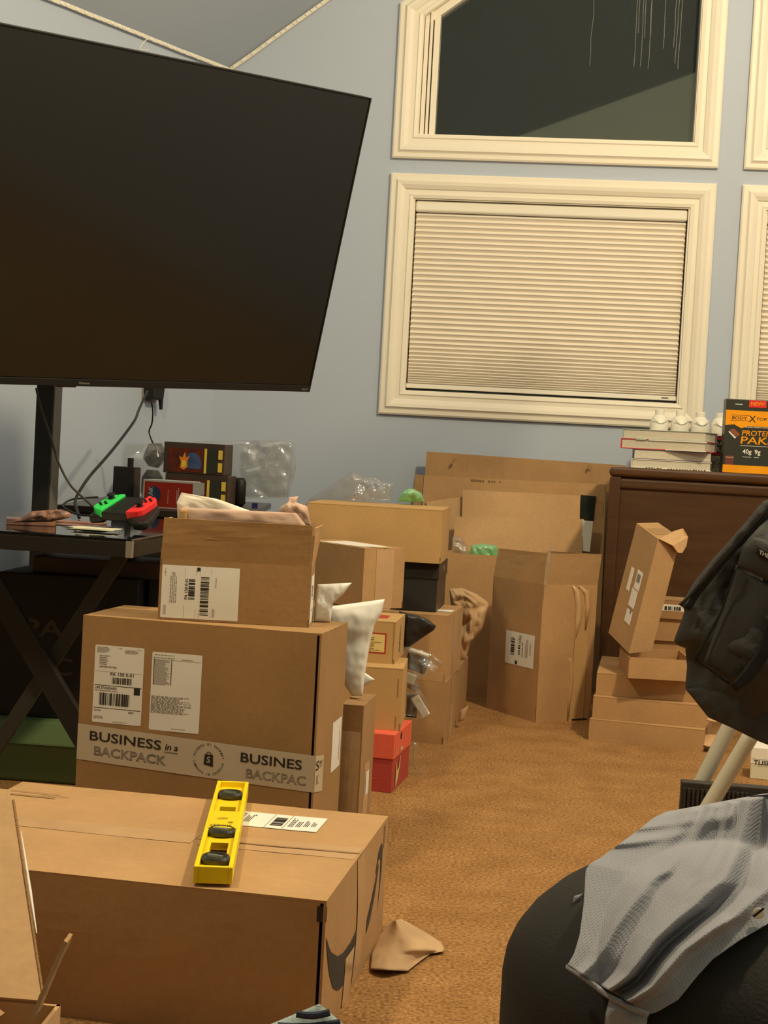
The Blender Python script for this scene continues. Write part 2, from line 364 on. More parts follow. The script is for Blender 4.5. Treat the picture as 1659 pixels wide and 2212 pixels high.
# ================================================================ ROOM
YW = R_(-6.5); WU = V((cos(YW), sin(YW), 0)); WN = V((sin(YW), -cos(YW), 0)); WP = V((-.62, 5.9, 0))
def W(u, z, out=0): return WP + WU * u + WN * out + V((0, 0, z))
U0 = -.058; CZ = 2.242; SL = .747; UR = 3.4
corner = W(U0, 0)
LD = V((-.4807, -.7973, 0)).normalized()          # left wall runs this way towards the viewer
lend = corner + LD * 4.6
xl = lend.x; yb = -2.6
rb = W(UR, 0)
def ceil_z(p):
    n = V((-LD.y, LD.x, 0));                       # away from the left wall
    s = (V((p.x, p.y, 0)) - corner).dot(n)
    k = (SL * 1.0) / (WU.dot(n))
    return CZ + k * abs(s)
TOP = 5.3
MB().box(xl - .1, rb.x + .3, yb - .1, 6.1, -.1, 0).build('floor', carpetM, loc=(0, 0, 0)); bpy.data.objects['floor']['kind'] = 'structure'
# back wall with its window openings
OPEN = [(.673, 1.697, 1.045, 1.776), (1.97, 2.994, 1.045, 1.776)]
UPW = [(.673, 1.697, 2.008), (1.97, 2.994, 2.008)]
def cz(u): return min(CZ + SL * (u - U0), TOP)
def utop(u): return 2.452 + SL * (min(u, 1.85) - .673)
us = [U0, .673, 1.697, 1.97, 2.994, UR]; mb = MB()
def wq(u0, u1, z0a, z1a, z0b=None, z1b=None):
    z0b = z0a if z0b is None else z0b; z1b = z1a if z1b is None else z1b
    mb.hexa([W(u0, z0a), W(u1, z0b), W(u1, z0b, -.14), W(u0, z0a, -.14), W(u0, z1a), W(u1, z1b), W(u1, z1b, -.14), W(u0, z1a, -.14)])
kk = U0 + (TOP - CZ) / SL
for a, b in zip(us, us[1:]):
    if a in (.673, 1.97):
        wq(a, b, 0, 1.045); wq(a, b, 1.776, 2.008); wq(a, b, utop(a), cz(a), utop(b), cz(b))
    else: wq(a, b, 0, cz(a), 0, cz(b))
tag(mb.build('wall_back', wallM, loc=(0, 0, 0)), kind='structure')
n_ = V((-LD.y, LD.x, 0))
def wallstrip(name, a, b, za, zb, t=.1):
    d = (b - a).normalized(); nn = V((d.y, -d.x, 0))
    if nn.dot(V((.5, 2, 0)) - a) > 0: nn = -nn
    q = [a, b, b + nn * t, a + nn * t]
    return tag(MB().hexa([V((p.x, p.y, 0)) for p in q] + [V((q[0].x, q[0].y, za)), V((q[1].x, q[1].y, zb)), V((q[2].x, q[2].y, zb)), V((q[3].x, q[3].y, za))]).build(name, wallM, loc=(0, 0, 0)), kind='structure')
wallstrip('wall_left', corner, lend, CZ, CZ)
wallstrip('wall_right', V((rb.x, yb, 0)), rb, TOP, TOP)
# ceiling: slope off the left wall, then flat
def cpt(base, s): p = base + n_ * s; return V((p.x, p.y, ceil_z(p)))
smax = (TOP - CZ) / ((SL) / WU.dot(n_))
c0 = W(U0, CZ); kp = W(kk, TOP)
far = corner + LD * 4.6
mc = MB(); q0 = V((corner.x, corner.y, CZ)); q1 = V((far.x, far.y, CZ)); q2 = V((kp.x, kp.y, TOP)); q3 = q2 + LD * 8.6; q3.z = TOP
T_ = V((0, 0, .08)); B_ = WN * -.12
mc.hexa([q0, q1, q3, q2, q0 + T_, q1 + T_, q3 + T_, q2 + T_])
mc.hexa([q1, V((xl - .1, yb - .1, CZ)), V((xl + .6, yb - .4, TOP)), q3, q1 + T_, V((xl - .1, yb - .1, CZ + .08)), V((xl + .6, yb - .4, TOP + .08)), q3 + T_])
mc.hexa([V((-3.4, yb - .4, TOP)), V((rb.x + .3, yb - .4, TOP)), V((rb.x + .3, rb.y + .05, TOP)), q2 + V((0, .02, 0)), V((-3.4, yb - .4, TOP + .08)), V((rb.x + .3, yb - .4, TOP + .08)), V((rb.x + .3, rb.y + .05, TOP + .08)), q2 + T_])
tag(mc.build('ceiling', ceilM, loc=(0, 0, 0)), kind='structure')
tag(MB().hexa([W(U0 + .02, 0, 0), W(UR, 0, 0), W(UR, 0, .014), W(U0 + .02, 0, .014), W(U0 + .02, .09, 0), W(UR, .09, 0), W(UR, .09, .010), W(U0 + .02, .09, .010)]).build('baseboard_back', trimM, loc=(0, 0, 0)), kind='structure')
a, b = corner + n_ * .001, far + n_ * .001
tag(MB().hexa([a, b, b + n_ * .014, a + n_ * .014, a + V((0, 0, .09)), b + V((0, 0, .09)), b + n_ * .01 + V((0, 0, .09)), a + n_ * .01 + V((0, 0, .09))]).build('baseboard_left', trimM, loc=(0, 0, 0)), kind='structure')
sl = lambda x: min(3.80 + .66 * (x + .95), 4.84)
tag(MB().hexa([V((-2.4, -1.3, 0)), V((3.0, -1.3, 0)), V((3.0, -1.2, 0)), V((-2.4, -1.2, 0)), V((-2.4, -1.3, sl(-2.4))), V((3.0, -1.3, sl(3.0))), V((3.0, -1.2, sl(3.0))), V((-2.4, -1.2, sl(-2.4)))]).build('reflection_gable', mat('sage_paint', (.34, .385, .33), .75), loc=(0, 0, 0)), kind='structure')  # unseen wall behind the viewer, added and shaped for its reflection in the upper window
# unlit strip lights run along both ceiling edges
def strip(p0, p1, nrm, label, nm):
    d = (p1 - p0); L = d.length; d.normalize(); side = d.cross(nrm).normalized()
    r = empty('light_strip', p0 + (p1 - p0) * .5, 0, label, 'strip light')
    mid = r.location; m1 = MB(); m2 = MB(); rr = random.Random(nm)
    n = int(L / .05); prev = None
    for k in range(n + 1):
        t = L * k / n; wob = .0025 * fb(t * 5, nm, 0); p = p0 + d * t + nrm * (.004) + side * wob - mid; cur = [p - side * .007, p + side * .007, p + side * .007 + nrm * .003, p - side * .007 + nrm * .003]
        if prev: m1.hexa([prev[0], cur[0], cur[1], prev[1], prev[3], cur[3], cur[2], prev[2]])
        prev = cur
    k = 0; t = .01
    while t < L - .01:
        a_ = rr.uniform(.008, .02); p = p0 + d * t + nrm * .007 - mid + side * .0025 * fb(t * 5, nm, 0)
        m2.hexa([p - side * .005, p + d * a_ - side * .005, p + d * a_ + side * .005, p + side * .005, p - side * .005 + nrm * .003, p + d * a_ - side * .005 + nrm * .003, p + d * a_ + side * .005 + nrm * .003, p + side * .005 + nrm * .003])
        t += a_ + rr.uniform(.004, .03)
    m1.build('strip_tape', ledM, r); o = m2.build('strip_chips', whiteC, r); o['kind'] = 'stuff'
strip(q0 + n_ * .01 - V((0, 0, .012)), q1 + n_ * .01 - V((0, 0, .012)), n_, 'ragged white strip light along the ceiling edge above the television', 3)
sp0 = W(U0 + .01, CZ - .012 + SL * .01, .004); sp1 = W(U0 + 1.6, CZ - .012 + SL * 1.6, .004)
strip(sp0, sp1, WN, 'ragged white strip light rising along the sloped edge of the window wall', 5)
# windows
PROF = [(0, 0), (0, .013), (.012, .016), (.016, .012), (.030, .012), (.034, .017), (.048, .024), (.060, .026), (.066, .020), (.070, .018), (.084, .018), (.090, .014), (.090, 0)]
def casing(root, poly, outward, name='casing'):
    """poly: inner corners (u,z); outward: matching outer-offset directions; mitred pieces"""
    iv = parent_inv(root); n = len(poly)
    for i in range(n):
        j = (i + 1) % n; vs = []
        for (pu, pz), (ou, oz) in ((poly[i], outward[i]), (poly[j], outward[j])):
            vs += [iv @ W(pu + ou * a, pz + oz * a, b) for a, b in PROF]
        m = len(PROF); fs = [(k, k + 1, m + k + 1, m + k) for k in range(m - 1)] + [tuple(range(m))[::-1], tuple(range(m, 2 * m)), (m - 1, 0, m, 2 * m - 1)]
        MB().add(vs, fs).build(name, trimM, root)
def reveal(root, poly, dep, m=trimM, inset=.012):
    iv = parent_inv(root); n = len(poly); cu = sum(p[0] for p in poly) / n; cz_ = sum(p[1] for p in poly) / n
    for i in range(n):
        j = (i + 1) % n; a, b = poly[i], poly[j]
        f = lambda p: (p[0] + (cu - p[0]) * inset, p[1] + (cz_ - p[1]) * inset)
        A, B = f(a), f(b)
        MB().hexa([iv @ W(*a, .006), iv @ W(*b, .006), iv @ W(*b, -dep), iv @ W(*a, -dep), iv @ W(*A, .006), iv @ W(*B, .006), iv @ W(*B, -dep), iv @ W(*A, -dep)]).build('jamb', m, root)
glassM = clear('window_glass', (.55, .60, .56), .20, .02, .06)
def win_rect(n, u0, u1, z0, z1):
    r = empty('window_%d' % n, W((u0 + u1) / 2, z0)); r['kind'] = 'structure'
    P_ = [(u0, z0), (u1, z0), (u1, z1), (u0, z1)]; O_ = [(-1, -1), (1, -1), (1, 1), (-1, 1)]
    casing(r, P_, O_); reveal(r, P_, .10)
    iv = parent_inv(r)
    MB().hexa([iv @ W(u0, z0, -.09), iv @ W(u1, z0, -.09), iv @ W(u1, z0, -.094), iv @ W(u0, z0, -.094), iv @ W(u0, z1, -.09), iv @ W(u1, z1, -.09), iv @ W(u1, z1, -.094), iv @ W(u0, z1, -.094)]).build('pane', glassM, r)
win_rect(2, .673, 1.697, 1.052, 1.776); win_rect(4, 1.97, 2.994, 1.052, 1.776)
def win_top(n, u0, u1, z0, za, zb, side):
    r = empty('window_%d' % n, W((u0 + u1) / 2, z0)); r['kind'] = 'structure'
    P_ = [(u0, z0), (u1, z0), (u1, zb), (u0, za)]
    th = math.atan2(zb - za, u1 - u0)
    k0 = (1 / cos(th) - math.tan(th)); k1 = (1 / cos(th) + math.tan(th))
    O_ = [(-1, -1), (1, -1), (1, k1), (-1, k0)]
    casing(r, P_, O_); reveal(r, P_, .10, inset=.008)
    iv = parent_inv(r)
    if side:   # window sash: stile on the left, sloped head
        for x0, x1, o0, o1 in ((u0 + .006, u0 + .022, -.03, -.012), (u0 + .026, u0 + .036, -.03, -.006), (u0 + .040, u0 + .062, -.045, -.022)):
            MB().hexa([iv @ W(x0, z0, o1), iv @ W(x1, z0, o1), iv @ W(x1, z0, o0), iv @ W(x0, z0, o0), iv @ W(x0, za + (x0 - u0) * SL, o1), iv @ W(x1, za + (x1 - u0) * SL, o1), iv @ W(x1, za + (x1 - u0) * SL, o0), iv @ W(x0, za + (x0 - u0) * SL, o0)]).build('sash_stile', trimM, r, bevel=.002)
        MB().hexa([iv @ W(u0, za - .035, -.02), iv @ W(u1, zb - .035, -.02), iv @ W(u1, zb - .035, -.05), iv @ W(u0, za - .035, -.05), iv @ W(u0, za, -.02), iv @ W(u1, zb, -.02), iv @ W(u1, zb, -.05), iv @ W(u0, za, -.05)]).build('sash_rail', trimM, r)
    MB().hexa([iv @ W(u0, z0, -.05), iv @ W(u1, z0, -.05), iv @ W(u1, z0, -.054), iv @ W(u0, z0, -.054), iv @ W(u0, za, -.05), iv @ W(u1, zb, -.05), iv @ W(u1, zb, -.054), iv @ W(u0, za, -.054)]).build('pane', glassM, r)
    if side:   # dried drips on the glass
        m_ = MB(); rr = random.Random(4)
        for k in range(11):
            u = rr.uniform(1.42, 1.66) if k else 1.30; zt = rr.uniform(2.5, 2.75); zl = rr.uniform(2.28, 2.45); pr = None
            for j in range(14):
                z = zt + (zl - zt) * j / 13; x = u + .004 * fb(z * 9, u * 7, 1); c = [iv @ W(x - .0012, z, -.0488), iv @ W(x + .0012, z, -.0488)]
                if pr: m_.add([pr[0], pr[1], c[1], c[0]], [(0, 1, 2, 3)])
                pr = c
        tag(m_.build('dried_drips', clear('dried_drip', (.8, .8, .75), .02, .4, .14), r), 'pale dried drips on the glass', kind='stuff')
win_top(1, .673, 1.697, 2.012, 2.452, utop(1.697), True)
win_top(3, 1.97, 2.994, 2.012, utop(2.2), utop(2.2) + .01, False)
# pleated shades
def shade(u0, u1, label):
    z0, z1 = 1.062, 1.774
    r = empty('pleated_shade', W((u0 + u1) / 2, z0, -.02), YW, label, 'window shade', 'cream pleated shades in the lower windows')
    w_ = u1 - u0 - .014; H = z1 - z0
    MB().box(-w_ / 2, w_ / 2, -.016, .02, H - .046, H - .004).build('headrail', whiteP, r, bevel=.009, seg=3)
    zs = []; z = H - .048; n = 37
    hs = [1.0 if i < 23 else max(.42, 1 - (i - 22) * .05) for i in range(n)]; tot = sum(hs); bot = .022; sc = (H - .048 - bot) / tot
    vs = []; x0, x1 = -w_ / 2 + .004, w_ / 2 - .004; pts = []
    for i, h in enumerate(hs):
        pts += [(z, .006), (z - h * sc * .5, -.009 * min(1, h + .2))]; z -= h * sc
    pts.append((z, .006))
    for zz, y in pts: vs += [(x0, y, zz), (x1, y, zz)]
    for zz, y in pts: vs += [(x0, .012, zz), (x1, .012, zz)]
    k = len(pts); fs = [(2 * i, 2 * i + 1, 2 * i + 3, 2 * i + 2) for i in range(k - 1)] + [(2 * k + 2 * i, 2 * k + 2 * i + 2, 2 * k + 2 * i + 3, 2 * k + 2 * i + 1) for i in range(k - 1)]
    fs += [(2 * i, 2 * i + 2, 2 * k + 2 * i + 2, 2 * k + 2 * i) for i in range(k - 1)] + [(2 * i + 1, 2 * k + 2 * i + 1, 2 * k + 2 * i + 3, 2 * i + 3) for i in range(k - 1)]
    MB().add(vs, fs).build('pleated_fabric', shadeM, r)
    MB().box(-w_ / 2, w_ / 2, -.010, .012, .004, .021).build('bottom_rail', whiteP, r, bevel=.003)
    m_ = MB().box(w_ / 2 - .055, w_ / 2 - .03, -.0108, -.0098, .011, .015).build('rail_mark', ink, r)
shade(.673, 1.697, 'cream pleated shade lowered in the wide lower window')
shade(1.97, 2.994, 'cream pleated shade in the lower window cut off at the right edge')

# ================================================================ FRONT: long carton, level
FB = Box('shipping_carton', 'long low brown carton with a curved arrow print, under the yellow spirit level', 'carton', (-.050, 2.093, -9.5, .66, .517, 0, .205), kraft, bow=.004, seam=True, seed=3)
q = FB.q('top')
FB.sticker('top', .0, FB.d / 2 - .030, FB.w * .60, .060, tapeM, 'brown_tape', n=10, off=.0004)
FB.sticker('top', FB.w * .62, FB.d / 2 - .036, FB.w * .375, .030, tapeM, 'brown_tape', n=6, off=.0004); FB.sticker('top', FB.w * .62, FB.d / 2 + .004, FB.w * .375, .030, tapeM, 'brown_tape', n=6, off=.0004)
FB.sticker('top', FB.w * .66, FB.d / 2 - .0030, FB.w * .335, .0062, kraftI, 'seam_gap', n=6, off=.0006)
FB.sticker('right', FB.d * .5 - .03, .012, .062, FB.h - .014, tapeM, 'brown_tape', n=8, off=.0009)
FB.sticker('right', FB.d * .30, .0, .06, .075, tapeC, 'clear_tape', n=3, off=.0013)
# curved arrow printed on the end panel: a crescent, then the two strokes of the head
def stroke(nm, hi, lo):
    p = FB.pr('right'); A_, B_ = resample([(x, y, 0) for x, y in hi], 16), resample([(x, y, 0) for x, y in lo], 16)
    for a, b, c, d in zip(A_, B_, B_[1:], A_[1:]): p.poly([(a.x, a.y), (b.x, b.y), (c.x, c.y), (d.x, d.y)])
    p.build(nm, smileM, FB.root)
stroke('arrow_crescent', [(.008, .152), (.04, .122), (.09, .099), (.14, .090), (.19, .090), (.245, .100)], [(.008, .150), (.035, .095), (.07, .060), (.11, .042), (.16, .034), (.245, .046)])
stroke('arrow_stroke', [(.325, .085), (.35, .100), (.385, .122), (.425, .148)], [(.325, .060), (.352, .072), (.39, .100), (.427, .140)])
stroke('arrow_head', [(.395, .140), (.42, .166), (.45, .176), (.466, .168), (.462, .12), (.440, .066)], [(.400, .136), (.42, .152), (.436, .154), (.448, .148), (.448, .11), (.438, .064)])
p = FB.pr('right'); p.rect(.475, .160, .0035, .038); p.build('edge_line', smileM, FB.root)
p = FB.pr('right'); p.rect(.488, .166, .002, .032); p.build('edge_line', smileM, FB.root)
FB.sticker('front', FB.w - .0125, FB.h - .030, .0085, .022, ink, 'black_mark', n=2); FB.sticker('right', .0, FB.h - .030, .004, .022, ink, 'black_mark', n=2)
# shipping label on top (read from the far side)
lw = FB.sticker('top', .415, FB.d - .155, .152, .094, paperW, 'shipping_label', off=.0006)
p = Print(FB.q('top')); o_ = .0010; u_, v_ = .415, FB.d - .155
p.rect(u_ + .064, v_ + .002, .0007, .09, o_); p.rect(u_ + .094, v_ + .002, .0007, .09, o_)
p.bars(u_ + .070, v_ + .018, .020, .055, 26, 5, vert=False, off=o_)
p.lines(u_ + .006, v_ + .05, .012, .036, 4, 2, o_, True); p.lines(u_ + .022, v_ + .028, .012, .05, 4, 6, o_, True); p.specks(u_ + .030, v_ + .066, .006, .010, 4, 4, 9, o_)
for k in range(4): p.lines(u_ + .100 + .012 * k, v_ + .02 + .004 * k, .009, .06 - .01 * k, 3, 20 + k, o_, True)
p.build('label_print', ink, lw)
p = Print(FB.q('top')); p.rect(.0, FB.d - .10, .10, .004, .0012); p.rect(.01, FB.d - .075, .09, .002, .0012); p.rect(.07, FB.d - .085, .05, .0016, .0012); p.build('flap_print', inkP, FB.root)
# spirit level
z_ = .209; A0 = G(416.6, 1911, .207); A1 = G(501, 1914.7, .207); Lf = G(468.7, 1688.7, .2335); Ln = G(416.6, 1875, .2335)
dv = (Lf - Ln); LL = dv.length; ang = math.atan2(-dv.x, dv.y); Wd = (A1 - A0).length
lv = empty('spirit_level', V(((A0.x + A1.x) / 2, (A0.y + A1.y) / 2, .2092)), ang, 'bright yellow plastic spirit level with three dark vials lying on the long carton', 'spirit level')
hw = Wd / 2; th = .0245
m_ = MB()
m_.box(-hw, -hw + .0065, 0, LL, 0, th); m_.box(hw - .0065, hw, 0, LL, 0, th)
m_.box(-hw + .0065, hw - .0065, 0, .007, 0, th); m_.box(-hw + .0065, hw - .0065, LL - .007, LL, 0, th)
m_.build('rail_frame', yel, lv, bevel=.0012)
web = MB(); zw0, zw1 = .006, .015
cuts = [(.115, .30), (.60, .72)]; edges = [.012, *[c for ab in cuts for c in ab], .985]
xi = hw - .006; xc = .013
for a, b in ((.01, .115), (.30, .60), (.72, .99)): web.box(-xi, xi, a * LL, b * LL, zw0, zw1)
for a, b in cuts: web.box(-xi, -xc, a * LL, b * LL, zw0, zw1); web.box(xc, xi, a * LL, b * LL, zw0, zw1)
web.build('web', yelD, lv)
for a, b in cuts:
    fr = MB()
    fr.box(-xc - .003, -xc, a * LL, b * LL, .004, .0158); fr.box(xc, xc + .003, a * LL, b * LL, .004, .0158)
    fr.box(-xc - .003, xc + .003, a * LL - .003, a * LL, .004, .0158); fr.box(-xc - .003, xc + .003, b * LL, b * LL + .003, .004, .0158)
    fr.build('window_rim', yel, lv, bevel=.0008)
MB().box(-hw + .004, hw - .004, .395 * LL, .59 * LL, .015, .0255).build('maker_plate', yelD, lv, bevel=.001)
p = Print(lambda u, v, o=0: V((hw - .012 - u, .402 * LL + .012 - v, .0257 + o)))
p.text('STANLEY', .002, .0, .034, .010); p.lines(.010, -.045, .018, .012, 3, 3); p.text('60', .001, -.020, .007, .009)
p.build('maker_print', ink, lv)
for t in (.060, .345, .80):
    prof = [(.0185, 0), (.0215, .003), (.0215, .008), (.019, .0115), (.016, .0115), (.0145, .008), (.0, .0075)]
    vm = MB(); n = 28; vs = []
    for r, z in prof[:-1]: vs += [(r * cos(2 * pi * k / n), t * LL + .022 + r * sin(2 * pi * k / n) * 1.0, .0145 + z) for k in range(n)]
    mm = len(prof) - 1; vm.add(vs, [(i * n + k, i * n + (k + 1) % n, (i + 1) * n + (k + 1) % n, (i + 1) * n + k) for i in range(mm - 1) for k in range(n)] + [tuple((mm - 1) * n + k for k in range(n)), tuple(range(n))])
    vo = vm.build('vial_housing', vialM, lv, smooth=False)
    MB().tube([(-.011, t * LL + .026, .024), (.011, t * LL + .018, .024)], .0035, 8).build('vial', clear('vial_glass', (.8, .85, .5), .3, .05, .1), vo)

# ================================================================ open carton at the lower left
K = at(92, 2168, 1.50); kz = K.z
OB = Box('open_carton', 'open brown carton with raised flaps at the lower left corner of the picture', 'carton', (K.x + .0, K.y - .26, -4, .34, .26, 0, kz), kraftL, bow=.001, style='open', seed=9)
iv = parent_inv(OB.root)
def flap3(a, b, c, d, name, m, parent, t=.005, edge=True):     # a,b,c,d: quad corners in the world; slab with a torn corrugated edge
    P_ = [V(x) for x in (a, b, c, d)]; nn = (P_[1] - P_[0]).cross(P_[3] - P_[0]).normalized() * t; iv = parent_inv(parent)
    n = 10; vs = []
    for k in (0, 1):
        for j in range(n + 1):
            for i in range(n + 1):
                p_ = P_[0].lerp(P_[1], i / n).lerp(P_[3].lerp(P_[2], i / n), j / n) + nn * k + nn.normalized() * .0015 * fb(i * .4, j * .4, t * 900)
                vs.append(iv @ p_)
    A = lambda k, j, i: k * (n + 1) ** 2 + j * (n + 1) + i; fs = []
    for i in range(n):
        for j in range(n): fs += [(A(0, j, i), A(0, j, i + 1), A(0, j + 1, i + 1), A(0, j + 1, i)), (A(1, j, i), A(1, j + 1, i), A(1, j + 1, i + 1), A(1, j, i + 1))]
        fs += [(A(0, 0, i), A(0, 0, i + 1), A(1, 0, i + 1), A(1, 0, i)), (A(0, n, i + 1), A(0, n, i), A(1, n, i), A(1, n, i + 1)), (A(0, i + 1, 0), A(0, i, 0), A(1, i, 0), A(1, i + 1, 0)), (A(0, i, n), A(0, i + 1, n), A(1, i + 1, n), A(1, i, n))]
    return MB().add(vs, fs).build(name, m, parent)
r3 = V((cos(R_(-4)), sin(R_(-4)), 0)); Kl = K - r3 * .34
flap3(Kl, K, at(22, 1712, 1.74), at(-190, 1690, 1.74), 'top_flap', kraftL, OB.root)
e0, e1 = K + V((.0005, -.001, .002)), at(25, 1716, 1.737)
MB().tube([iv @ (e0.lerp(e1, t) + V((.0015, -.002, 0))) for t in (0.03, .3, .6, .97)], .0016, 6).build('corrugated_edge', kraftI, OB.root)
MB().tube([iv @ (e0.lerp(e1, t) + V((.004, .001, 0))) for t in (.3, .5, .8)], [.0006, .0018, .0006], 6).build('edge_highlight', whiteC, OB.root)  # white sliver painted in as the highlight along the flap edge
flap3(K + V((.001, 0, 0)), at(70, 2205, 1.27), at(146, 2036, 1.30), at(157, 2018, 1.47), 'top_flap', kraft2, OB.root, t=.0035)
flap3(K + V((-.03, -.03, 0)), K + V((-.10, -.20, -.02)), K + V((-.16, -.19, .01)), K + V((-.07, -.02, .03)), 'inner_flap', kraft, OB.root, t=.004)

# ================================================================ big printed shipping box and open box on it
BB = Box('shipping_carton', 'big brown carton with two white address labels and a printed backpack tape band', 'carton', (-.105, 2.900, -11.5, .481, .22, 0, .4745), kraftShade, bow=.003, seam=True, seed=5)
L1 = BB.sticker('front', .0285, .267, .1016, .152, paperW, 'shipping_label', crn=.003)
p = BB.pr('front'); u_, v_, o_ = .0285, .267, .0009
p.rect(u_ + .002, v_ + .073, .097, .0011, o_); p.rect(u_ + .002, v_ + .0285, .097, .0011, o_); p.rect(u_ + .084, v_ + .0595, .0125, .0145, o_)
p.bars(u_ + .013, v_ + .035, .063, .024, 60, 7, off=o_); p.bars(u_ + .038, v_ + .078, .042, .0125, 40, 8, off=o_)
p.text('PA 150 0-01', u_ + .034, v_ + .0935, .048, .0065, off=o_); p.text('UPS STANDARD', u_ + .0035, v_ + .0662, .045, .005, off=o_)
p.text('EDI', u_ + .075, v_ + .0225, .010, .0038, off=o_); p.text('UNITED STATES', u_ + .010, v_ + .108, .036, .0035, off=o_); p.text('1 LBS', u_ + .048, v_ + .147, .008, .0018, off=o_); p.text('1 OF 1', u_ + .086, v_ + .1465, .010, .0018, off=o_)
p.build('label_print', ink, L1)
p = BB.pr('front'); p.rect(u_ + .002, v_ + .1005, .097, .0005, o_); p.lines(u_ + .004, v_ + .1375, .026, .012, 5, 3, o_); p.lines(u_ + .010, v_ + .114, .022, .020, 6, 4, o_); p.lines(u_ + .062, v_ + .139, .028, .008, 4, 5, o_)
p.lines(u_ + .003, v_ + .0625, .052, .003, 1, 6, o_); p.lines(u_ + .003, v_ + .0225, .02, .004, 2, 7, o_); p.lines(u_ + .003, v_ + .008, .028, .006, 3, 8, o_); p.lines(u_ + .042, v_ + .003, .04, .002, 1, 9, o_)
p.build('small_print', inkG, L1)
L2 = BB.sticker('front', .1465, .2625, .1016, .152, paperW, 'shipping_label', crn=.003)
u_, v_ = .1465, .2625; p = BB.pr('front')
for xx in (.004, .0395): p = BB.pr('front'); p.rect(u_ + xx, v_ + .0885, .0014, .050, o_); p.build('print_rule', ink, L2)
p = BB.pr('front'); p.lines(u_ + .006, v_ + .0885, .033, .050, 34, 3, o_); p.build('dense_print', inkG, L2)
p = BB.pr('front'); p.lines(u_ + .005, v_ + .146, .062, .0025, 1, 1, o_); p.lines(u_ + .002, v_ + .1405, .045, .003, 1, 2, o_); p.lines(u_ + .060, v_ + .1395, .034, .003, 1, 3, o_); p.rect(u_ + .002, v_ + .1375, .097, .0005, o_)
p.lines(u_ + .002, v_ + .034, .084, .034, 17, 12, o_); p.lines(u_ + .046, v_ + .005, .044, .002, 1, 14, o_); p.build('small_print', inkG, L2)
# printed tape band wraps the front right corner; it runs slightly downhill
tz = lambda u: .191 - .020 * u / .48
TB = Print(BB.q('front')); n = 16; tw = .0705
for i in range(n):
    a, b = BB.w * i / n, BB.w * (i + 1) / n
    if i == n - 1: b = BB.w + .0006
    TB.poly([(a, tz(a)), (b, tz(b)), (b, tz(b) + tw), (a, tz(a) + tw)], .0010)
T1 = TB.build('printed_tape', tapeL, BB.root, 'pale packing tape printed with words and a bag emblem')
TR_ = Print(BB.q('right'))
for i in range(4):
    a, b = .056 * i / 4 - .0004, .056 * (i + 1) / 4; TR_.poly([(a, tz(.48) - .002 * i), (b, tz(.48) - .002 * (i + 1)), (b, tz(.48) + tw - .002 * (i + 1)), (a, tz(.48) + tw - .002 * i)], .0010)
TR_.build('printed_tape', tapeL, BB.root)
th_ = -.0415
def tq(u, v, off=0): return BB.q('front')(u, tz(u) + v, off)
o_ = .0016
def word(nm, m, *a, **k): p = Print(tq); p.text(*a, **k); p.build(nm, m, T1)
word('word_lettering', ink, 'BUSINESS', .026, .041, .148, .0185, off=o_); word('small_lettering', ink, 'in a', .182, .043, .026, .012, off=o_, shear=.2); word('word_lettering', ink, 'BUSINES', .335, .040, .121, .0185, off=o_)
p = Print(tq); p.rect(.181, .038, .028, .0012, o_); p.build('underline', ink, T1)
p = Print(tq)
def biz(p, u, cut=False):
    p.text('BUSINESS', u, .041, .148, .0185, off=o_)
    if not cut: p.text('in a', u + .156, .043, .026, .012, off=o_, shear=.2); p.rect(u + .155, .038, .028, .0012, o_)
p.build('band_lettering', ink, T1) if 0 else None
cx, cy, rr = .271, .036, .027
for st, a0, sgn in (('POWERED BY SHOPIFY', 168, -1), ('POWERED BY SHOPIFY', -12, -1)):
    for i, ch in enumerate(st):
        if ch == ' ': continue
        a = R_(a0 - (156) * i / (len(st) - 1)); p.text(ch, cx + rr * cos(a) - .0014 * sin(a), cy + rr * sin(a) + .0014 * cos(a), .0030, .0042, rot=a - pi / 2, off=o_)
p.build('ring_lettering', ink, T1)['kind'] = 'stuff'; p = Print(tq); p.poly([(cx - .0095, cy - .0105), (cx + .0095, cy - .0135), (cx + .0085, cy + .010), (cx - .0080, cy + .009)], o_)
for k in range(8):
    a, b = pi * k / 8, pi * (k + 1) / 8; p.poly([(cx + .0055 * cos(a), cy + .009 + .006 * sin(a)), (cx + .0042 * cos(a), cy + .009 + .0045 * sin(a)), (cx + .0042 * cos(b), cy + .009 + .0045 * sin(b)), (cx + .0055 * cos(b), cy + .009 + .006 * sin(b))], o_)
p.build('bag_emblem', ink, T1)
p = Print(tq); p.text('S', cx - .0040, cy - .0065, .007, .012, off=.0020, shear=.1); p.build('emblem_letter', tapeL, T1)
word('outline_lettering', inkG, 'BACKPACK', .036, .012, .150, .0185, off=.0012, outline=.030); word('outline_lettering', inkG, 'BACKPAC', .347, .010, .118, .0185, off=.0012, outline=.024)
pq = BB.q('right'); p = Print(lambda u, v, off=0: pq(u, v, off)); p.text('S', .003, tz(.48) + .040, .020, .0185, off=.0016); p.text('in a', .026, tz(.48) + .048, .018, .010, off=.0016, shear=.2); p.rect(.026, tz(.48) + .044, .02, .001, .0016); p.build('tape_print', ink, BB.root)
p = Print(pq); p.text('K', .010, tz(.48) + .012, .018, .0185, off=.0012, outline=.03); p.build('outline_print', inkG, BB.root)
lr = BB.sticker('right', .120, .185, .085, .100, paperW, 'paper_label'); p = BB.pr('right'); p.lines(.185, .20, .008, .07, 2, 5, .001, True); p.build('label_print', inkG, lr)
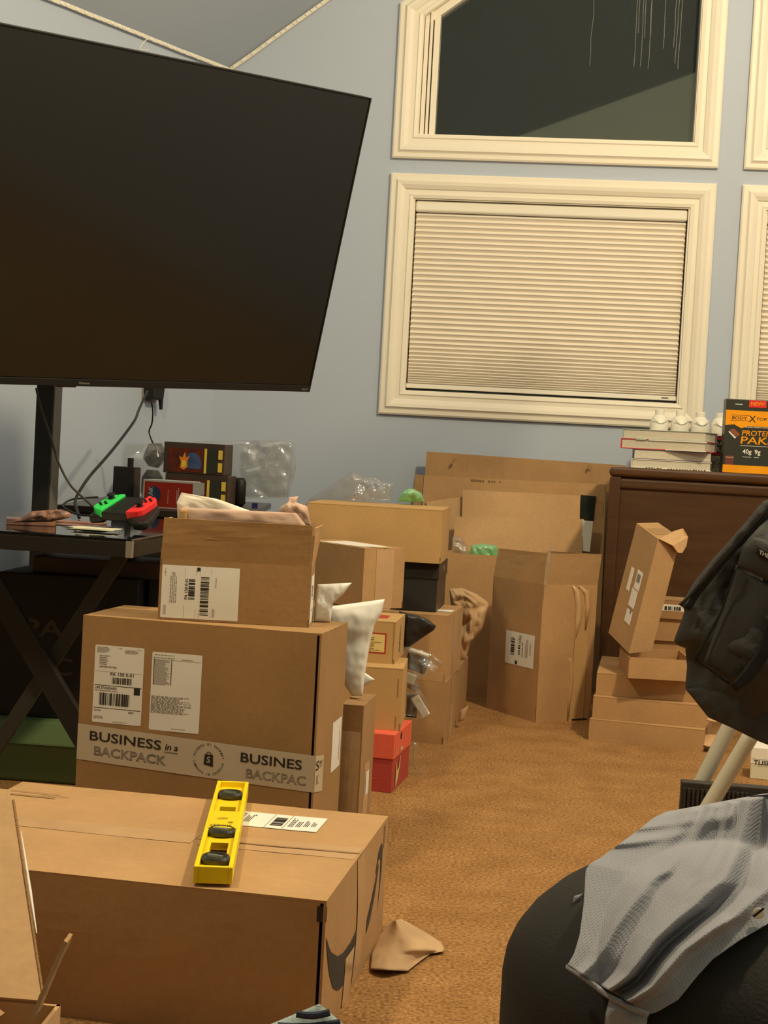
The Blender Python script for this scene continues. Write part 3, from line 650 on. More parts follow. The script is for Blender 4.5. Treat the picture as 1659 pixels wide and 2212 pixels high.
# open box
OX = Box('open_carton', 'open brown carton with raised flaps and white tissue on the big labelled carton', 'carton', (-.135, 2.990, -1, .296, .115, .4745, .119), kraftShade, bow=.002, style='open', seed=7)
r_ = OX.root; h = OX.h; w2, d2 = OX.w / 2, OX.d / 2
def lflap(pts, name='raised_flap', m=kraftShade, t=.004, root=None):
    """pts: 4 local corners"""
    root = root or r_; P_ = [V(x) for x in pts]; nn = (P_[1] - P_[0]).cross(P_[3] - P_[0]).normalized() * t; n = 8; vs = []
    for k in (0, 1):
        for j in range(n + 1):
            for i in range(n + 1): vs.append(P_[0].lerp(P_[1], i / n).lerp(P_[3].lerp(P_[2], i / n), j / n) - nn * k + nn.normalized() * .0018 * fb(i * .5 + t, j * .5, P_[0].x * 20) * (j / n))
    A = lambda k, j, i: k * (n + 1) ** 2 + j * (n + 1) + i; fs = []
    for i in range(n):
        for j in range(n): fs += [(A(0, j, i), A(0, j, i + 1), A(0, j + 1, i + 1), A(0, j + 1, i)), (A(1, j, i), A(1, j + 1, i), A(1, j + 1, i + 1), A(1, j, i + 1))]
        fs += [(A(0, 0, i), A(0, 0, i + 1), A(1, 0, i + 1), A(1, 0, i)), (A(0, n, i + 1), A(0, n, i), A(1, n, i), A(1, n, i + 1)), (A(0, i + 1, 0), A(0, i, 0), A(1, i, 0), A(1, i + 1, 0)), (A(0, i, n), A(0, i + 1, n), A(1, i + 1, n), A(1, i, n))]
    return MB().add(vs, fs).build(name, m, root)
fh = .080
lflap([(-w2 + .002, -d2, h), (w2 - .003, -d2, h), (w2 - .002, -d2 - .004, h + fh), (-w2 + .004, -d2 - .004, h + fh)])
lflap([(w2, -d2 + .002, h), (w2, d2 - .002, h), (w2 + .012, d2 + .004, h + fh * .95), (w2 + .004, -d2 + .012, h + fh * .93)], m=kraft)
lflap([(w2 - .002, d2, h), (-w2 + .002, d2, h), (-w2, d2 + .008, h + fh * .9), (w2, d2 + .008, h + fh * 1.0)], m=kraft)
lflap([(-w2, d2 - .002, h), (-w2, -d2 + .002, h), (-w2 + .004, -d2 + .01, h + fh * .95), (-w2 - .002, d2, h + fh * .95)], m=kraft)
lb = OX.sticker('front', .005, .004, .152, .1035, paperW, 'shipping_label', crn=.002)
p = OX.pr('front'); u_, v_, o_ = .005, .004, .0009
p.rect(u_ + .0685, v_ + .094, .0065, .007, o_); p.bars(u_ + .0530, v_ + .038, .0125, .040, 30, 3, vert=False, off=o_); p.bars(u_ + .0765, v_ + .008, .0165, .075, 50, 4, vert=False, off=o_)
p.text('PA 150 0-01', u_ + .0515, v_ + .038, .040, .0060, rot=pi / 2, off=o_); p.build('label_print', ink, lb)
p = OX.pr('front')
for x in (.045, .0675, .0745, .0965): p.rect(u_ + x, v_ + .002, .0005, .098, o_)
p.lines(u_ + .017, v_ + .030, .014, .062, 4, 5, o_, True); p.text('1 OF 1', u_ + .008, v_ + .082, .014, .003, rot=pi / 2, off=o_); p.lines(u_ + .005, v_ + .006, .006, .026, 3, 7, o_, True); p.lines(u_ + .1005, v_ + .005, .006, .024, 3, 8, o_, True); p.lines(u_ + .1055, v_ + .063, .003, .026, 1, 9, o_, True)
p.build('small_print', inkG, lb)
lr = OX.sticker('right', .008, .004, .075, .095, paperW, 'paper_label'); p = OX.pr('right'); p.specks(.02, .05, .03, .03, 8, 8, 2, .001); p.rect(.02, .03, .04, .002, .001); p.build('label_print', inkG, lr)
lb2 = Print(lambda u, v, off=0: V((-w2 + u, -d2 - .0035 * (v - h) / fh - .0006 - off, v))); lb2.poly([(.082, h + .042), (.094, h + .0455), (.106, h + .0445), (.118, h + .043), (.105, h + .0435), (.094, h + .044)]); lb2.build('scratch', kraftL, r_)
tis = tag(sheet('tissue_paper', [(382, 1085), (383, 1100), (384, 1125)], [(392, 1064), (440, 1072), (500, 1092), (540, 1102), (556, 1118), (600, 1130)][0:1] + [(470, 1078), (545, 1105), (640, 1118), (640, 1135)], 3.03, tissue, 30, 14, .002, .006, .004, 20, 3), 'sheet of white tissue paper sticking out of the open carton', 'paper')
sheet('tissue_paper', [(386, 1096), (386, 1130)], [(640, 1108), (665, 1140)], 3.02, tissueP, 24, 8, .002, .004, .003, 22, 5); bpy.data.objects['tissue_paper.001'] and tag(bpy.data.objects['tissue_paper.001'], 'pinkish tissue layer inside the open carton', 'paper')
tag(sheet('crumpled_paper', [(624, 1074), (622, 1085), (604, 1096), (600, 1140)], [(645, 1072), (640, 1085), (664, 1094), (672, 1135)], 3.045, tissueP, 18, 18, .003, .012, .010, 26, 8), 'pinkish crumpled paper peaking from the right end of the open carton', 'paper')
tag(MB().box(-.006, .010, -.006, .006, 0, .052).build('foam_piece', kraftY, loc=at(392, 1135, 3.015) - V((0, 0, .02)), bevel=.004), 'small tan packing piece in the left end of the open carton', 'packing')
# tall narrow carton, mailers
TN = Box('shipping_carton', 'narrow dark brown carton standing upright right of the big labelled carton', 'carton', (-.020, 3.15, -9.5, .046, .15, 0, .300), kraft2, bow=.0012, seed=11)
TN.sticker('front', .003, .0, .04, .245, tapeC, 'clear_tape', n=4)
a = TN.sticker('right', .045, .03, .055, .14, tapeC, 'clear_tape', n=4); TN.sticker('right', .06, .10, .035, .05, paperW, 'paper_label', off=.0012)
def soft(nm, lab, cat, L_, R_c, D, m, **k):
    g = k.pop('group', None); o = sheet(nm, L_, R_c, D, m, **k); return tag(o, lab, cat, g)
soft('poly_mailer', 'white plastic mailer drooping over the narrow carton behind the big one', 'mailer', [(705, 1311), (716, 1340), (730, 1400), (738, 1470), (760, 1503)], [(831, 1294), (824, 1325), (809, 1350), (800, 1385), (794, 1420), (788, 1460), (783, 1504)], 3.24, polyW, nu=30, nv=40, thick=.004, puff=.016, wr=.005, ws=9, seed=2, edge=.3)
soft('poly_mailer', 'small white plastic mailer peeking out right of the open carton', 'mailer', [(686, 1262), (680, 1300), (678, 1344)], [(760, 1259), (742, 1283), (719, 1303), (714, 1344)], 3.095, polyW, nu=24, nv=24, thick=.004, puff=.010, wr=.005, ws=20, seed=5, edge=.35)
soft('poly_mailer', 'pointed white mailer corner beside the drooping white mailer', 'mailer', [(768, 1448), (770, 1466), (770, 1484)], [(784, 1450), (810, 1468), (784, 1484)], 3.34, polyW, nu=10, nv=12, thick=.003, puff=.004, wr=.002, seed=6)
# crumpled paper and cloth on the floor
cp = soft('crumpled_paper', 'brown kraft paper crumpled on the carpet beside the long carton', 'paper', [(846, 1990), (818, 2022), (803, 2060), (800, 2094)], [(866, 1985), (914, 2010), (954, 2036), (962, 2055), (930, 2060), (905, 2078), (880, 2098)], lambda s, t, p: G(p.x, p.y, 0).y - .014 - .11 * sin(pi * min(1, s * 1.1)) * (1 - .8 * t), kpaper, nu=28, nv=24, thick=.0025, puff=.004, wr=.010, ws=14, seed=4, edge=.8)
cl = soft('striped_garment', 'pale blue knit garment with dark stripes at the bottom edge of the picture', 'garment', [(470, 2260), (470, 2300)], [(690, 2168), (745, 2215), (760, 2300)], 1.62, denim, nu=20, nv=14, thick=.006, puff=.02, wr=.006, ws=14, seed=8)
ivc = parent_inv(cl)
for k, (a, b) in enumerate((((640, 2190), (712, 2186)), ((600, 2216), (735, 2208)))):
    MB().tube([ivc @ at(a[0] + (b[0] - a[0]) * t, a[1] + (b[1] - a[1]) * t + 6 * sin(t * 3), 1.585) for t in (0, .25, .5, .75, 1)], .004, 8).build('stripe', navy, cl)

# ================================================================ middle stack
RB = Box('shoe_box', 'orange-red shoe box with a dotted lid at the bottom of the middle stack', 'shoe box', (.056, 3.687, -12, .20, .215, 0, .144), redDk, style='solid')
RB.root.children[0].name = 'box_base'
rb_ = RB.root; lidz = .088
bpy.data.objects.remove(rb_.children[0]); MB().box(-.097, .097, -.1045, .1045, 0, .12).build('box_base', redDk, rb_, bevel=.0015)
MB().box(-.1, .1, -.1075, .1075, .082, .1435).build('lid', orangeR, rb_, bevel=.002)
p = Print(RB.q('front')); rr = random.Random(2)
for i in range(34):
    for j in range(9): p.rect(.006 + i * .0057, .088 + j * .0062, .0011, .0011, .0005)
p.build('lid_dots', redDk, rb_)['kind'] = 'stuff'
p = Print(RB.q('right')); p.q = lambda u, v, o=0, f=RB.q('right'): f(u, v, o - .0025 if v < .082 else o)
p.poly([(.045, .005), (.065, .020), (.085, .055), (.088, .078), (.082, .078), (.072, .050), (.055, .045), (.045, .072), (.040, .040)]); p.build('curved_mark', brassM, rb_)
p = Print(RB.q('right')); p.rect(.070, .092, .028, .008); p.rect(.012, .096, .006, .014); p.build('lid_print', brassM, rb_)
MB().lathe([(.0095, 0), (.0095, .002)], (0, 0, 0), 16).build('finger_hole', ink, rb_).matrix_local = Matrix.Translation((.0985, -.030, .128)) @ Matrix.Rotation(pi / 2, 4, 'Y')
p = Print(RB.q('front')); p.q = lambda u, v, o=0, f=RB.q('front'): f(u, v, o - .0026); p.poly([(.145, .034), (.158, .031), (.172, .036), (.160, .033), (.150, .033), (.143, .038)]); p.build('small_mark', orangeR, rb_)
MTn = Box('mailer_box', 'tan cardboard box on the orange-red shoe box', 'carton', (.068, 3.740, -4, .25, .2, .1440, .153), kraftY, bow=.001, flaps='lid', seed=13)
MTn.sticker('front', .238, .082, .0025, .045, kraftI, 'edge_slot', n=1); MTn.sticker('front', .236, .004, .0025, .03, kraftI, 'edge_slot', n=1)
SM = Box('mailer_box', 'small tan box with a red framed label on top of the middle stack', 'carton', (.045, 3.806, -7.2, .205, .20, .2972, .106), kraftY, bow=.0008, flaps='lid', seed=14, seam=False)
SM.sticker('front', .200, .004, .0018, .098, kraftI, 'edge_slot', n=1)
a = SM.sticker('front', .085, .024, .098, .052, redL, 'red_border', off=.0004); SM.sticker('front', .089, .028, .090, .044, yellowL, 'printed_label', off=.0007)
p = SM.pr('front'); p.text('DUMPLINGS', .110, .060, .060, .005, off=.0010) if 0 else p.lines(.105, .057, .07, .010, 2, 4, .001); p.lines(.097, .031, .078, .024, 6, 6, .001); p.build('label_print', inkP, SM.root)
SM.sticker('top', .105, .06, .07, .07, redL, 'red_print', off=.0004); p = SM.pr('right'); p.lines(.085, .02, .03, .07, 2, 3, .0008, True); p.build('side_print', inkP, SM.root)
# hidden support + taped box
Box('shipping_carton', 'brown carton behind the middle stack holding up the taped box', 'carton', (.030, 4.10, 0, .21, .2, 0, .3995), kraft2, bow=.001, seed=15)
E1 = Box('shipping_carton', 'brown carton with a wide strip of tape down its corner face', 'carton', (-.046, 4.096, -52.7, .30, .138, .4000, .163), kraft, bow=.002, seed=16)
p = E1.pr('right'); p.rect(.040, .0, .060, .160, .0008, 4, 6); p.build('clear_tape', tapeM, E1.root)
E1.sticker('top', .05, .02, .20, .10, whiteC, 'paper_label', off=.0006)
E1.sticker('top', .255, .045, .045, .05, yellowL, 'tape_end', off=.0012)
# right stack
RL = Box('shipping_carton', 'brown carton at the bottom of the right hand stack', 'carton', (.203, 4.344, -9, .30, .60, 0, .178), kraft2, bow=.002, flaps='long', seed=17)
RU = Box('shipping_carton', 'brown carton with taped end under the black shoe box', 'carton', (.197, 4.345, -11, .30, .306, .1785, .189), kraft, bow=.002, seed=18)
RU.sticker('right', .12, .0, .06, .185, tapeC, 'clear_tape', n=6); RU.sticker('top', .08, .10, .215, .06, whiteC, 'paper_tape', n=4, off=.0012)
RL.sticker('right', .13, .0, .06, .172, tapeC, 'clear_tape', n=6)
BK = Box('shoe_box', 'black shoe box with a lid and finger hole', 'shoe box', (.167, 4.422, -8, .33, .25, .3680, .142), blackB, style='solid')
bpy.data.objects.remove(BK.root.children[0]); MB().box(-.162, .162, -.122, .122, 0, .12).build('box_base', blackB, BK.root, bevel=.0015)
MB().box(-.165, .165, -.125, .125, .094, .1415).build('lid', blackB, BK.root, bevel=.002)
MB().box(.1648, .1653, -.12, .12, .096, .140).build('lid_end_paper', brownBl, BK.root); MB().box(.1618, .1623, -.12, .12, .003, .093).build('end_paper', brownBl, BK.root)
MB().lathe([(.008, 0), (.008, .002)], (0, 0, 0), 14).build('finger_hole', inkG, BK.root).matrix_local = Matrix.Translation((.1645, .01, .118)) @ Matrix.Rotation(pi / 2, 4, 'Y')
TX = Box('shoe_box', 'large plain tan box on top of the black shoe box', 'carton', (.169, 4.395, -6.5, .395, .28, .5102, .155), kraftY, bow=.001, flaps='lid', seed=19)
TX.sticker('right', .002, .085, .0018, .066, kraftI, 'edge_slot', n=1); TX.sticker('right', .002, .0, .0018, .05, kraftI, 'edge_slot', n=1)
# bags between the stacks
soft('poly_bag', 'black plastic bag poking out beside the small tan box', 'bag', [(862, 1320), (868, 1360), (870, 1398)], [(900, 1328), (926, 1338), (942, 1352), (938, 1361), (915, 1376), (886, 1397)], 4.03, mat('black_poly', (.02, .02, .019), .3, bump=.1, bscale=20), nu=20, nv=20, thick=.004, puff=.018, wr=.008, ws=14, seed=3)
cb = soft('clear_bag', 'clear plastic bag of small white parts hanging right of the tan box', 'bag', [(874, 1398), (874, 1470), (874, 1545)], [(905, 1402), (932, 1411), (961, 1432), (938, 1452), (912, 1466), (903, 1482), (926, 1518), (925, 1546), (914, 1551)], 4.02, clearM, nu=24, nv=30, thick=.004, puff=.024, wr=.010, ws=16, seed=7)
ivb = parent_inv(cb)
def rod(x0, y0, x1, y1, D, r, m, nm, par): MB().tube([ivb @ at(x0, y0, D), ivb @ at((x0 + x1) / 2, (y0 + y1) / 2, D), ivb @ at(x1, y1, D)], r, 8).build(nm, m, par)
rod(872, 1398, 926, 1418, 4.035, .006, whiteP, 'white_rod', cb)
def chunk(x, y, D, a, b, c, yaw, m, nm): o = MB().box(-a, a, -b, b, -c, c).build(nm, m, cb, bevel=min(a, b, c) * .4); o.matrix_local = ivb @ (Matrix.Translation(at(x, y, D)) @ Matrix.Rotation(yaw, 4, 'Y')); return o
chunk(908, 1526, 4.035, .012, .008, .030, -.6, whiteP, 'white_part'); chunk(886, 1466, 4.035, .014, .008, .014, .3, creamC, 'cream_part'); chunk(890, 1525, 4.045, .014, .006, .030, 0, black, 'black_part')
chunk(900, 1432, 4.05, .030, .006, .022, .3, brownBl, 'dark_part'); chunk(893, 1483, 4.045, .014, .008, .010, .5, inkG, 'grey_part')
soft('crumpled_paper', 'brown kraft paper bulging out behind the right hand stack', 'paper', [(970, 1272), (975, 1320), (985, 1370), (990, 1430)], [(998, 1270), (1030, 1283), (1057, 1303), (1049, 1330), (1042, 1358), (1016, 1390), (1004, 1432)], 4.86, kpaper, nu=24, nv=24, thick=.002, puff=.035, wr=.028, ws=17, seed=12)
soft('paper_scrap', 'tan paper scrap on the carpet at the foot of the right hand stack', 'paper', [(994, 1535), (990, 1560)], [(1012, 1524), (1002, 1556)], 4.62, kpaper, nu=8, nv=8, thick=.001, puff=.008, wr=.004, seed=2)
soft('plastic_scrap', 'scrap of clear film on the carpet beside the orange-red shoe box', 'scrap', [(892, 1600), (890, 1650), (892, 1668)], [(902, 1605), (898, 1650), (908, 1664)], 3.92, clearM, nu=6, nv=12, thick=.001, puff=.006, wr=.003, seed=2)
# air cushions behind the tan box
gb = .45
soft('air_cushion', 'rounded green air cushion sitting behind the large tan box', 'air cushion', [(880, 1056), (866, 1066), (858, 1084)], [(894, 1056), (911, 1066), (917, 1084)], 4.66, greenG, nu=16, nv=12, thick=.003, puff=.03, wr=.012, ws=40, seed=3)
soft('air_cushion', 'sparkling clear air cushions heaped behind the large tan box', 'air cushion', [(786, 1030), (768, 1050), (750, 1082)], [(806, 1030), (826, 1042), (852, 1044), (843, 1082)], 4.64, clearG, nu=20, nv=12, thick=.003, puff=.03, wr=.012, ws=26, seed=4)
soft('bubble_wrap', 'limp translucent film sloping down left of the clear air cushions', 'packing film', [(758, 1018), (722, 1046), (690, 1064), (666, 1078), (660, 1092)], [(770, 1018), (790, 1034), (800, 1092)], 4.75, clear('hazy_film', (.86, .85, .84), .05, .3, .10), nu=16, nv=12, thick=.003, puff=.02, wr=.006, ws=20, seed=6)
# large carton at the back with cushions
GB = Box('open_carton', 'tall plain brown carton at the back holding green and clear air cushions', 'carton', (.404, 5.25, -6, .30, .16, 0, .486), kraft, bow=.002, style='open', seed=21)
soft('air_cushion', 'pale green air cushion in the mouth of the tall back carton', 'air cushion', [(1018, 1178), (1016, 1190), (1018, 1215)], [(1040, 1174), (1074, 1178), (1078, 1215)], 5.33, greenG, nu=14, nv=10, thick=.003, puff=.03, wr=.008, ws=30, seed=5)
soft('air_cushion', 'clear air cushion with blue print beside the tan box', 'air cushion', [(976, 1160), (978, 1215)], [(992, 1158), (1008, 1176), (1020, 1215)], 5.34, clearG, nu=14, nv=12, thick=.003, puff=.03, wr=.012, ws=30, seed=9)
# flattened sheets against the wall
def board(label, pts, D0, D1, m, t=.006, z_to_floor=False, name='flattened_carton'):
    """pts: TL, TR, BR, BL outline; top at distance D0, bottom at D1"""
    c = [at(*pts[0], D0), at(*pts[1], D0 - .02), at(*pts[2], D1 - .02), at(*pts[3], D1)]
    bs = empty(name, (c[2] + c[3]) / 2, 0, label, 'cardboard', 'flattened cartons leaning on the window wall')
    flap3(c[3], c[2], c[1], c[0], 'board', m, bs, t); return bs
g1 = board('widest flattened carton, rearmost against the window wall', [(922, 976), (1352, 1006), (1335, 1500), (880, 1470)], 5.74, 5.62, kraft2)
g2 = board('flattened carton with faint stamped print just below the rearmost sheet', [(916, 1027), (1309, 1047), (1290, 1512), (890, 1480)], 5.66, 5.56, kraft)
flap3(at(897, 1024, 5.66), at(916, 1027, 5.658), at(900, 1180, 5.63), at(884, 1180, 5.64), 'side_flap', kraft2, g2, .004)
g3 = board('pale flattened carton leaning in the middle of the flattened sheets', [(1000, 1058), (1253, 1071), (1245, 1490), (985, 1480)], 5.60, 5.50, kraftL)
g4 = board('lowest pale flattened carton in front of the other sheets', [(985, 1116), (1261, 1122), (1240, 1496), (940, 1480)], 5.54, 5.45, kraftL)
ivg = parent_inv(g2)
board('short pale flattened carton between the green cushion and the middle sheet', [(922, 1084), (1004, 1073), (1000, 1420), (905, 1420)], 5.635, 5.54, kraftL)
def onb(par, pts, D, m, nm, t=.002, label=None):
    iv = parent_inv(par); P_ = [iv @ at(x, y, D) for x, y in pts]; Q_ = [iv @ at(x, y, D + t) for x, y in pts]
    o = MB().hexa([P_[3], P_[2], Q_[2], Q_[3], P_[0], P_[1], Q_[1], Q_[0]]).build(nm, m, par)
    if label: o['label'] = label
    return o
onb(g2, [(1255, 1069), (1287, 1072), (1282, 1126), (1252, 1122)], 5.612, mat('black_tape', (.02, .025, .02), .3), 'black_tape', .02)
wl = onb(g4, [(1258, 1124), (1281, 1126), (1274, 1192), (1257, 1190)], 5.505, paperW, 'paper_label', .02)
onb(wl, [(1266, 1132), (1273, 1133), (1272, 1152), (1265, 1151)], 5.608, inkG, 'label_print', .001) if 0 else None
onb(g2, [(1289, 1046), (1308, 1049), (1306, 1086), (1288, 1085)], 5.625, kraftY, 'folded_corner', .004)
onb(g2, [(1283, 1088), (1304, 1088), (1296, 1215), (1276, 1215)], 5.618, kraft, 'folded_edge', .004)
rr = random.Random(3); pm = MB(); iv = ivg
for k in range(15):
    x = 1018 + k * 6; y = 1035 + k * .5 + (k > 9) * 5 * (k % 2)
    if k in (5, 9): continue
    Q_ = [iv @ at(x + a, y + b, 5.645) for a, b in ((0, 0), (4, 0), (4, 5), (0, 4))]; pm.add(Q_, [(0, 1, 2, 3)])
pm.build('stamped_print', inkP, g2)
for x, y in ((983, 994), (1274, 1008)):
    iv = parent_inv(g1); MB().add([iv @ at(x, y - 6, 5.70), iv @ at(x + 4, y, 5.695), iv @ at(x - 5, y + 7, 5.69), iv @ at(x - 7, y + 2, 5.70)], [(0, 1, 2, 3)]).build('torn_nick', kraftI, g1)
# tall open carton standing on the right
HS = Box('open_carton', 'tall standing carton with a torn tape seam, raised flaps and a white label', 'carton', (.694, 4.90, 31, .215, .272, 0, .434), kraft, bow=.004, style='open', seed=23)
r_ = HS.root; w2, d2, h = HS.w / 2, HS.d / 2, HS.h
lflap([(-w2, -d2, h), (w2, -d2, h), (w2 + .006, -d2 - .004, h + .098), (-w2 + .012, -d2 + .004, h + .098)], m=kraft2)
lflap([(-w2, d2, h), (-w2, -d2, h), (-w2 + .010, -d2 + .002, h + .098), (-w2 + .012, d2 - .002, h + .092)], m=kraft)
lflap([(w2, d2, h), (-w2, d2, h), (-w2 + .01, d2 - .006, h + .085), (w2, d2 - .004, h + .082)], m=kraft)
lflap([(w2, -d2, h), (w2, d2, h), (w2 + .004, d2, h + .085), (w2 + .006, -d2, h + .098)], m=kraft2)
fl = HS.sticker('left', .095, .165, .150, .105, paperW, 'shipping_label')
p = HS.pr('left'); u_, v_, o_ = .095, .165, .0009
p.bars(u_ + .030, v_ + .030, .020, .055, 30, 3, vert=False, off=o_); p.rect(u_ + .055, v_ + .002, .012, .012, o_); p.text('PA 150 0-01', u_ + .088, v_ + .075, .045, .007, rot=-pi / 2, off=o_); p.bars(u_ + .070, v_ + .035, .010, .03, 16, 9, vert=False, off=o_)
p.build('label_print', ink, fl)
p = HS.pr('left'); p.lines(u_ + .105, v_ + .03, .016, .06, 4, 3, o_, True); p.rect(u_ + .024, v_ + .002, .0006, .10, o_); p.specks(u_ + .070, v_ + .070, .014, .028, 8, 12, 5, o_); p.lines(u_ + .128, v_ + .04, .008, .05, 2, 7, o_, True); p.build('small_print', inkG, fl)
HS.sticker('left', .075, .0, .003, .165, tapeM, 'crease_line', n=4); HS.sticker('left', .075, .27, .003, .16, tapeM, 'crease_line', n=4)
p = HS.pr('front')      # buckled tape and torn liner on the right face
ridge = [(.112, .432, .003), (.128, .415, .013), (.140, .37, .017), (.142, .32, .014), (.132, .25, .005)]
MB().tube([(-w2 + u, -d2 - .002 - .006 * 0, v) for u, v, r in ridge], [r * .7 for u, v, r in ridge], 8).build('buckled_tape', tapeC, r_, smooth=True)
ridge = [(.140, .430, .003), (.166, .410, .009), (.176, .365, .010), (.172, .29, .004)]
MB().tube([(-w2 + u, -d2 - .002, v) for u, v, r in ridge], [r for u, v, r in ridge], 8).build('lifted_liner', kraftL, r_, smooth=True)
ridge = [(.108, .215, .001), (.122, .19, .008), (.128, .13, .009), (.126, .07, .006), (.124, .0, .002)]
MB().tube([(-w2 + u, -d2 - .001, v) for u, v, r in ridge], [r for u, v, r in ridge], 8).build('buckled_crease', kraft, r_, smooth=True)
HS.sticker('front', .130, .0, .055, .42, kraftY, 'overlap_panel', n=8, off=.002)
MB().box(-w2 + .14, w2 - .015, -d2 - .0035, -d2, .0, .006).build('dark_slot', ink, r_)
lflap([(-w2 + .004, -d2 - .001, h - .004), (-w2 + .010, -d2 - .002, h - .004), (-w2 + .022, -d2, h + .13), (-w2 + .012, -d2 - .001, h + .10)], 'tape_strip', clear('tape_film', (.95, .9, .8), .35, .1, .2), t=.001)

# ================================================================ dresser and things on it
DZ = .813; dl = at(1316, 1012, 5.16); DY = R_(-12)
DR = empty('dresser', (dl.x, dl.y, 0), DY, 'dark walnut dresser with rounded top and a recessed back panel', 'dresser')
Wd_, Dd = 1.25, .40
MB().box(0, Wd_, 0, Dd, DZ - .034, DZ).build('dresser_top', woodT, DR, bevel=.014, seg=4)
MB().box(.012, Wd_ - .012, .012, Dd - .01, DZ - .075, DZ - .034).build('cornice', woodM, DR, bevel=.012, seg=3)
MB().box(.004, .040, .006, .05, 0, DZ - .034).build('corner_post', woodM, DR, bevel=.003); MB().box(Wd_ - .04, Wd_ - .004, .006, .05, 0, DZ - .034).build('corner_post', woodM, DR, bevel=.003)
MB().box(.035, Wd_ - .035, .022, .034, .03, DZ - .06).build('back_panel', woodM, DR); MB().box(.008, .026, .05, Dd - .01, .03, DZ - .034).build('side_panel', woodM, DR); MB().box(Wd_ - .026, Wd_ - .008, .05, Dd - .01, .03, DZ - .034).build('side_panel', woodM, DR)
MB().box(.03, Wd_ - .03, Dd - .03, Dd - .01, .03, DZ - .034).build('drawer_front', woodM, DR); MB().box(.02, Wd_ - .02, .02, Dd - .02, .0, .05).build('plinth', woodM, DR)
def book(label, X, Y, yaw, w_, d, z, h, cov, spine='left'):
    r = empty('book', (X, Y, z), R_(yaw), label, 'book', 'books stacked on the dresser')
    MB().box(.004, w_ - .004, .003, d - .003, .0025, h - .0025).build('pages', pageM, r)
    MB().box(0, w_, 0, d, 0, .0025).build('cover', cov, r, bevel=.0008); MB().box(0, w_, 0, d, h - .0025, h).build('cover', cov, r, bevel=.0008)
    MB().box(0, .003, 0, d, 0, h).build('spine', cov, r, bevel=.001); return r
b1 = at(1363, 1006, 5.27)
book('lowest book of the dresser stack, white cover with dark lettering', b1.x, b1.y, -8, .27, .19, DZ, .030, coverW)
book('second lowest book of the dresser stack with a plum cover', b1.x + .006, b1.y + .004, -8, .265, .19, DZ + .0302, .034, plumC)
b3 = at(1341, 952, 5.33)
k3 = book('red edged book near the top of the dresser stack', b3.x, b3.y, -27, .30, .16, DZ + .0645, .034, redC)
MB().box(.10, .302, -.0015, .001, .0305, .0345).build('white_strip', coverW, k3); MB().box(.055, .09, -.0015, .001, .0305, .0345).build('teal_strip', tealC, k3); MB().box(.16, .302, -.0015, .001, -.0001, .003).build('white_strip', coverW, k3)
book('topmost book of the dresser stack with a pale teal cover', b3.x + .004, b3.y + .002, -27, .295, .158, DZ + .0988, .033, tealC)
bp = MB(); rr = random.Random(5)
for k in range(22):
    x = .05 + k * .0093
    if k not in (6, 7): bp.box(x, x + rr.uniform(.003, .007), -.0005, .0, .0005, rr.uniform(.002, .0035))
bk = bpy.data.objects['book']; bp.build('cover_print', ink, bk)
wb = None
names = ['leftmost', 'second from the left', 'third from the left', 'rightmost, touching the orange box,']
for k, px in enumerate((1424.5, 1469.5, 1513, 1556)):
    c = at(px, 905, 5.47)
    if wb is None:
        r = empty('plastic_bottle', (c.x, c.y, DZ)); wb = r
        MB().lathe([(.028, 0), (.033, .004), (.033, .150), (.032, .165), (.024, .183), (.016, .190), (.013, .192)], n=24).build('bottle_body', whiteP, r, smooth=True)
        MB().lathe([(.0165, .188), (.0165, .206), (.0155, .208)], n=20).build('cap', whiteP, r)
        arc = [(.024 * sin(a), -.026 - .004 * cos(a), .196 - .030 * cos(a)) for a in [R_(-75 + 150 * i / 12) for i in range(13)]]
        arc = [(-.024 + .048 * i / 12, -.033, .178 - .018 * sin(pi * i / 12)) for i in range(13)]
        MB().tube(arc, .0025, 6).build('moulded_rib', whiteP, r, smooth=True)
    else:
        r = wb.copy(); COL.objects.link(r); r.location = (c.x, c.y, DZ)
        for ch in wb.children: x_ = ch.copy(); COL.objects.link(x_); x_.parent = r
    tag(r, '%s white plastic bottle in the row behind the books' % names[k], 'bottle', 'white bottles in a row on the dresser')
c = at(1534, 990, 5.36); pc = empty('printed_carton', (c.x, c.y, DZ), R_(-8), 'small red, black and cream printed carton between books and orange box', 'carton')
MB().box(0, .075, 0, .05, 0, .055).build('lower_box', creamC, pc, bevel=.001); MB().box(.002, .075, .0, .05, .056, .125).build('upper_box', darkP, pc, bevel=.001)
MB().box(.0019, .0751, -.0004, .01, .110, .122).build('red_band', redC, pc); MB().box(.0019, .0751, -.0004, .01, .058, .066).build('red_band', redC, pc)
p = Print(lambda u, v, o=0: V((u, -.0006 - o, v))); p.text('ACI', .012, .092, .040, .014); p.text('ILK', .020, .071, .032, .016); p.build('white_lettering', whiteC, pc)
p = Print(lambda u, v, o=0: V((u, -.0004 - o, v))); p.specks(.008, .010, .055, .035, 14, 8, 4); p.build('faint_print', inkG, pc)
c = at(1560, 1012, 5.22); PP = empty('snack_box', (c.x, c.y, DZ), R_(-5), 'orange and charcoal protein snack box standing on the dresser', 'food box')
pw, ph = .21, .250
MB().box(0, pw, 0, .07, 0, ph).build('box_body', darkP, PP, bevel=.002)
q_ = lambda u, v, o=0: V((u, -.0004 - o, v))
def art(nm, m, fn, off=.0004):
    p = Print(q_); fn(p); return p.build(nm, m, PP)
art('orange_band', orangeB, lambda p: p.poly([(0.001, .160), (.03, .164), (.055, .152), (.075, .160), (.209, .160), (.209, .212), (.001, .212)])); art('orange_band', orangeB, lambda p: p.rect(.001, .001, .208, .026))
art('dark_arch', darkP, lambda p: p.poly([(.058, .150), (.058, .158), (.075, .168), (.12, .172), (.17, .166), (.17, .150)], .0006))
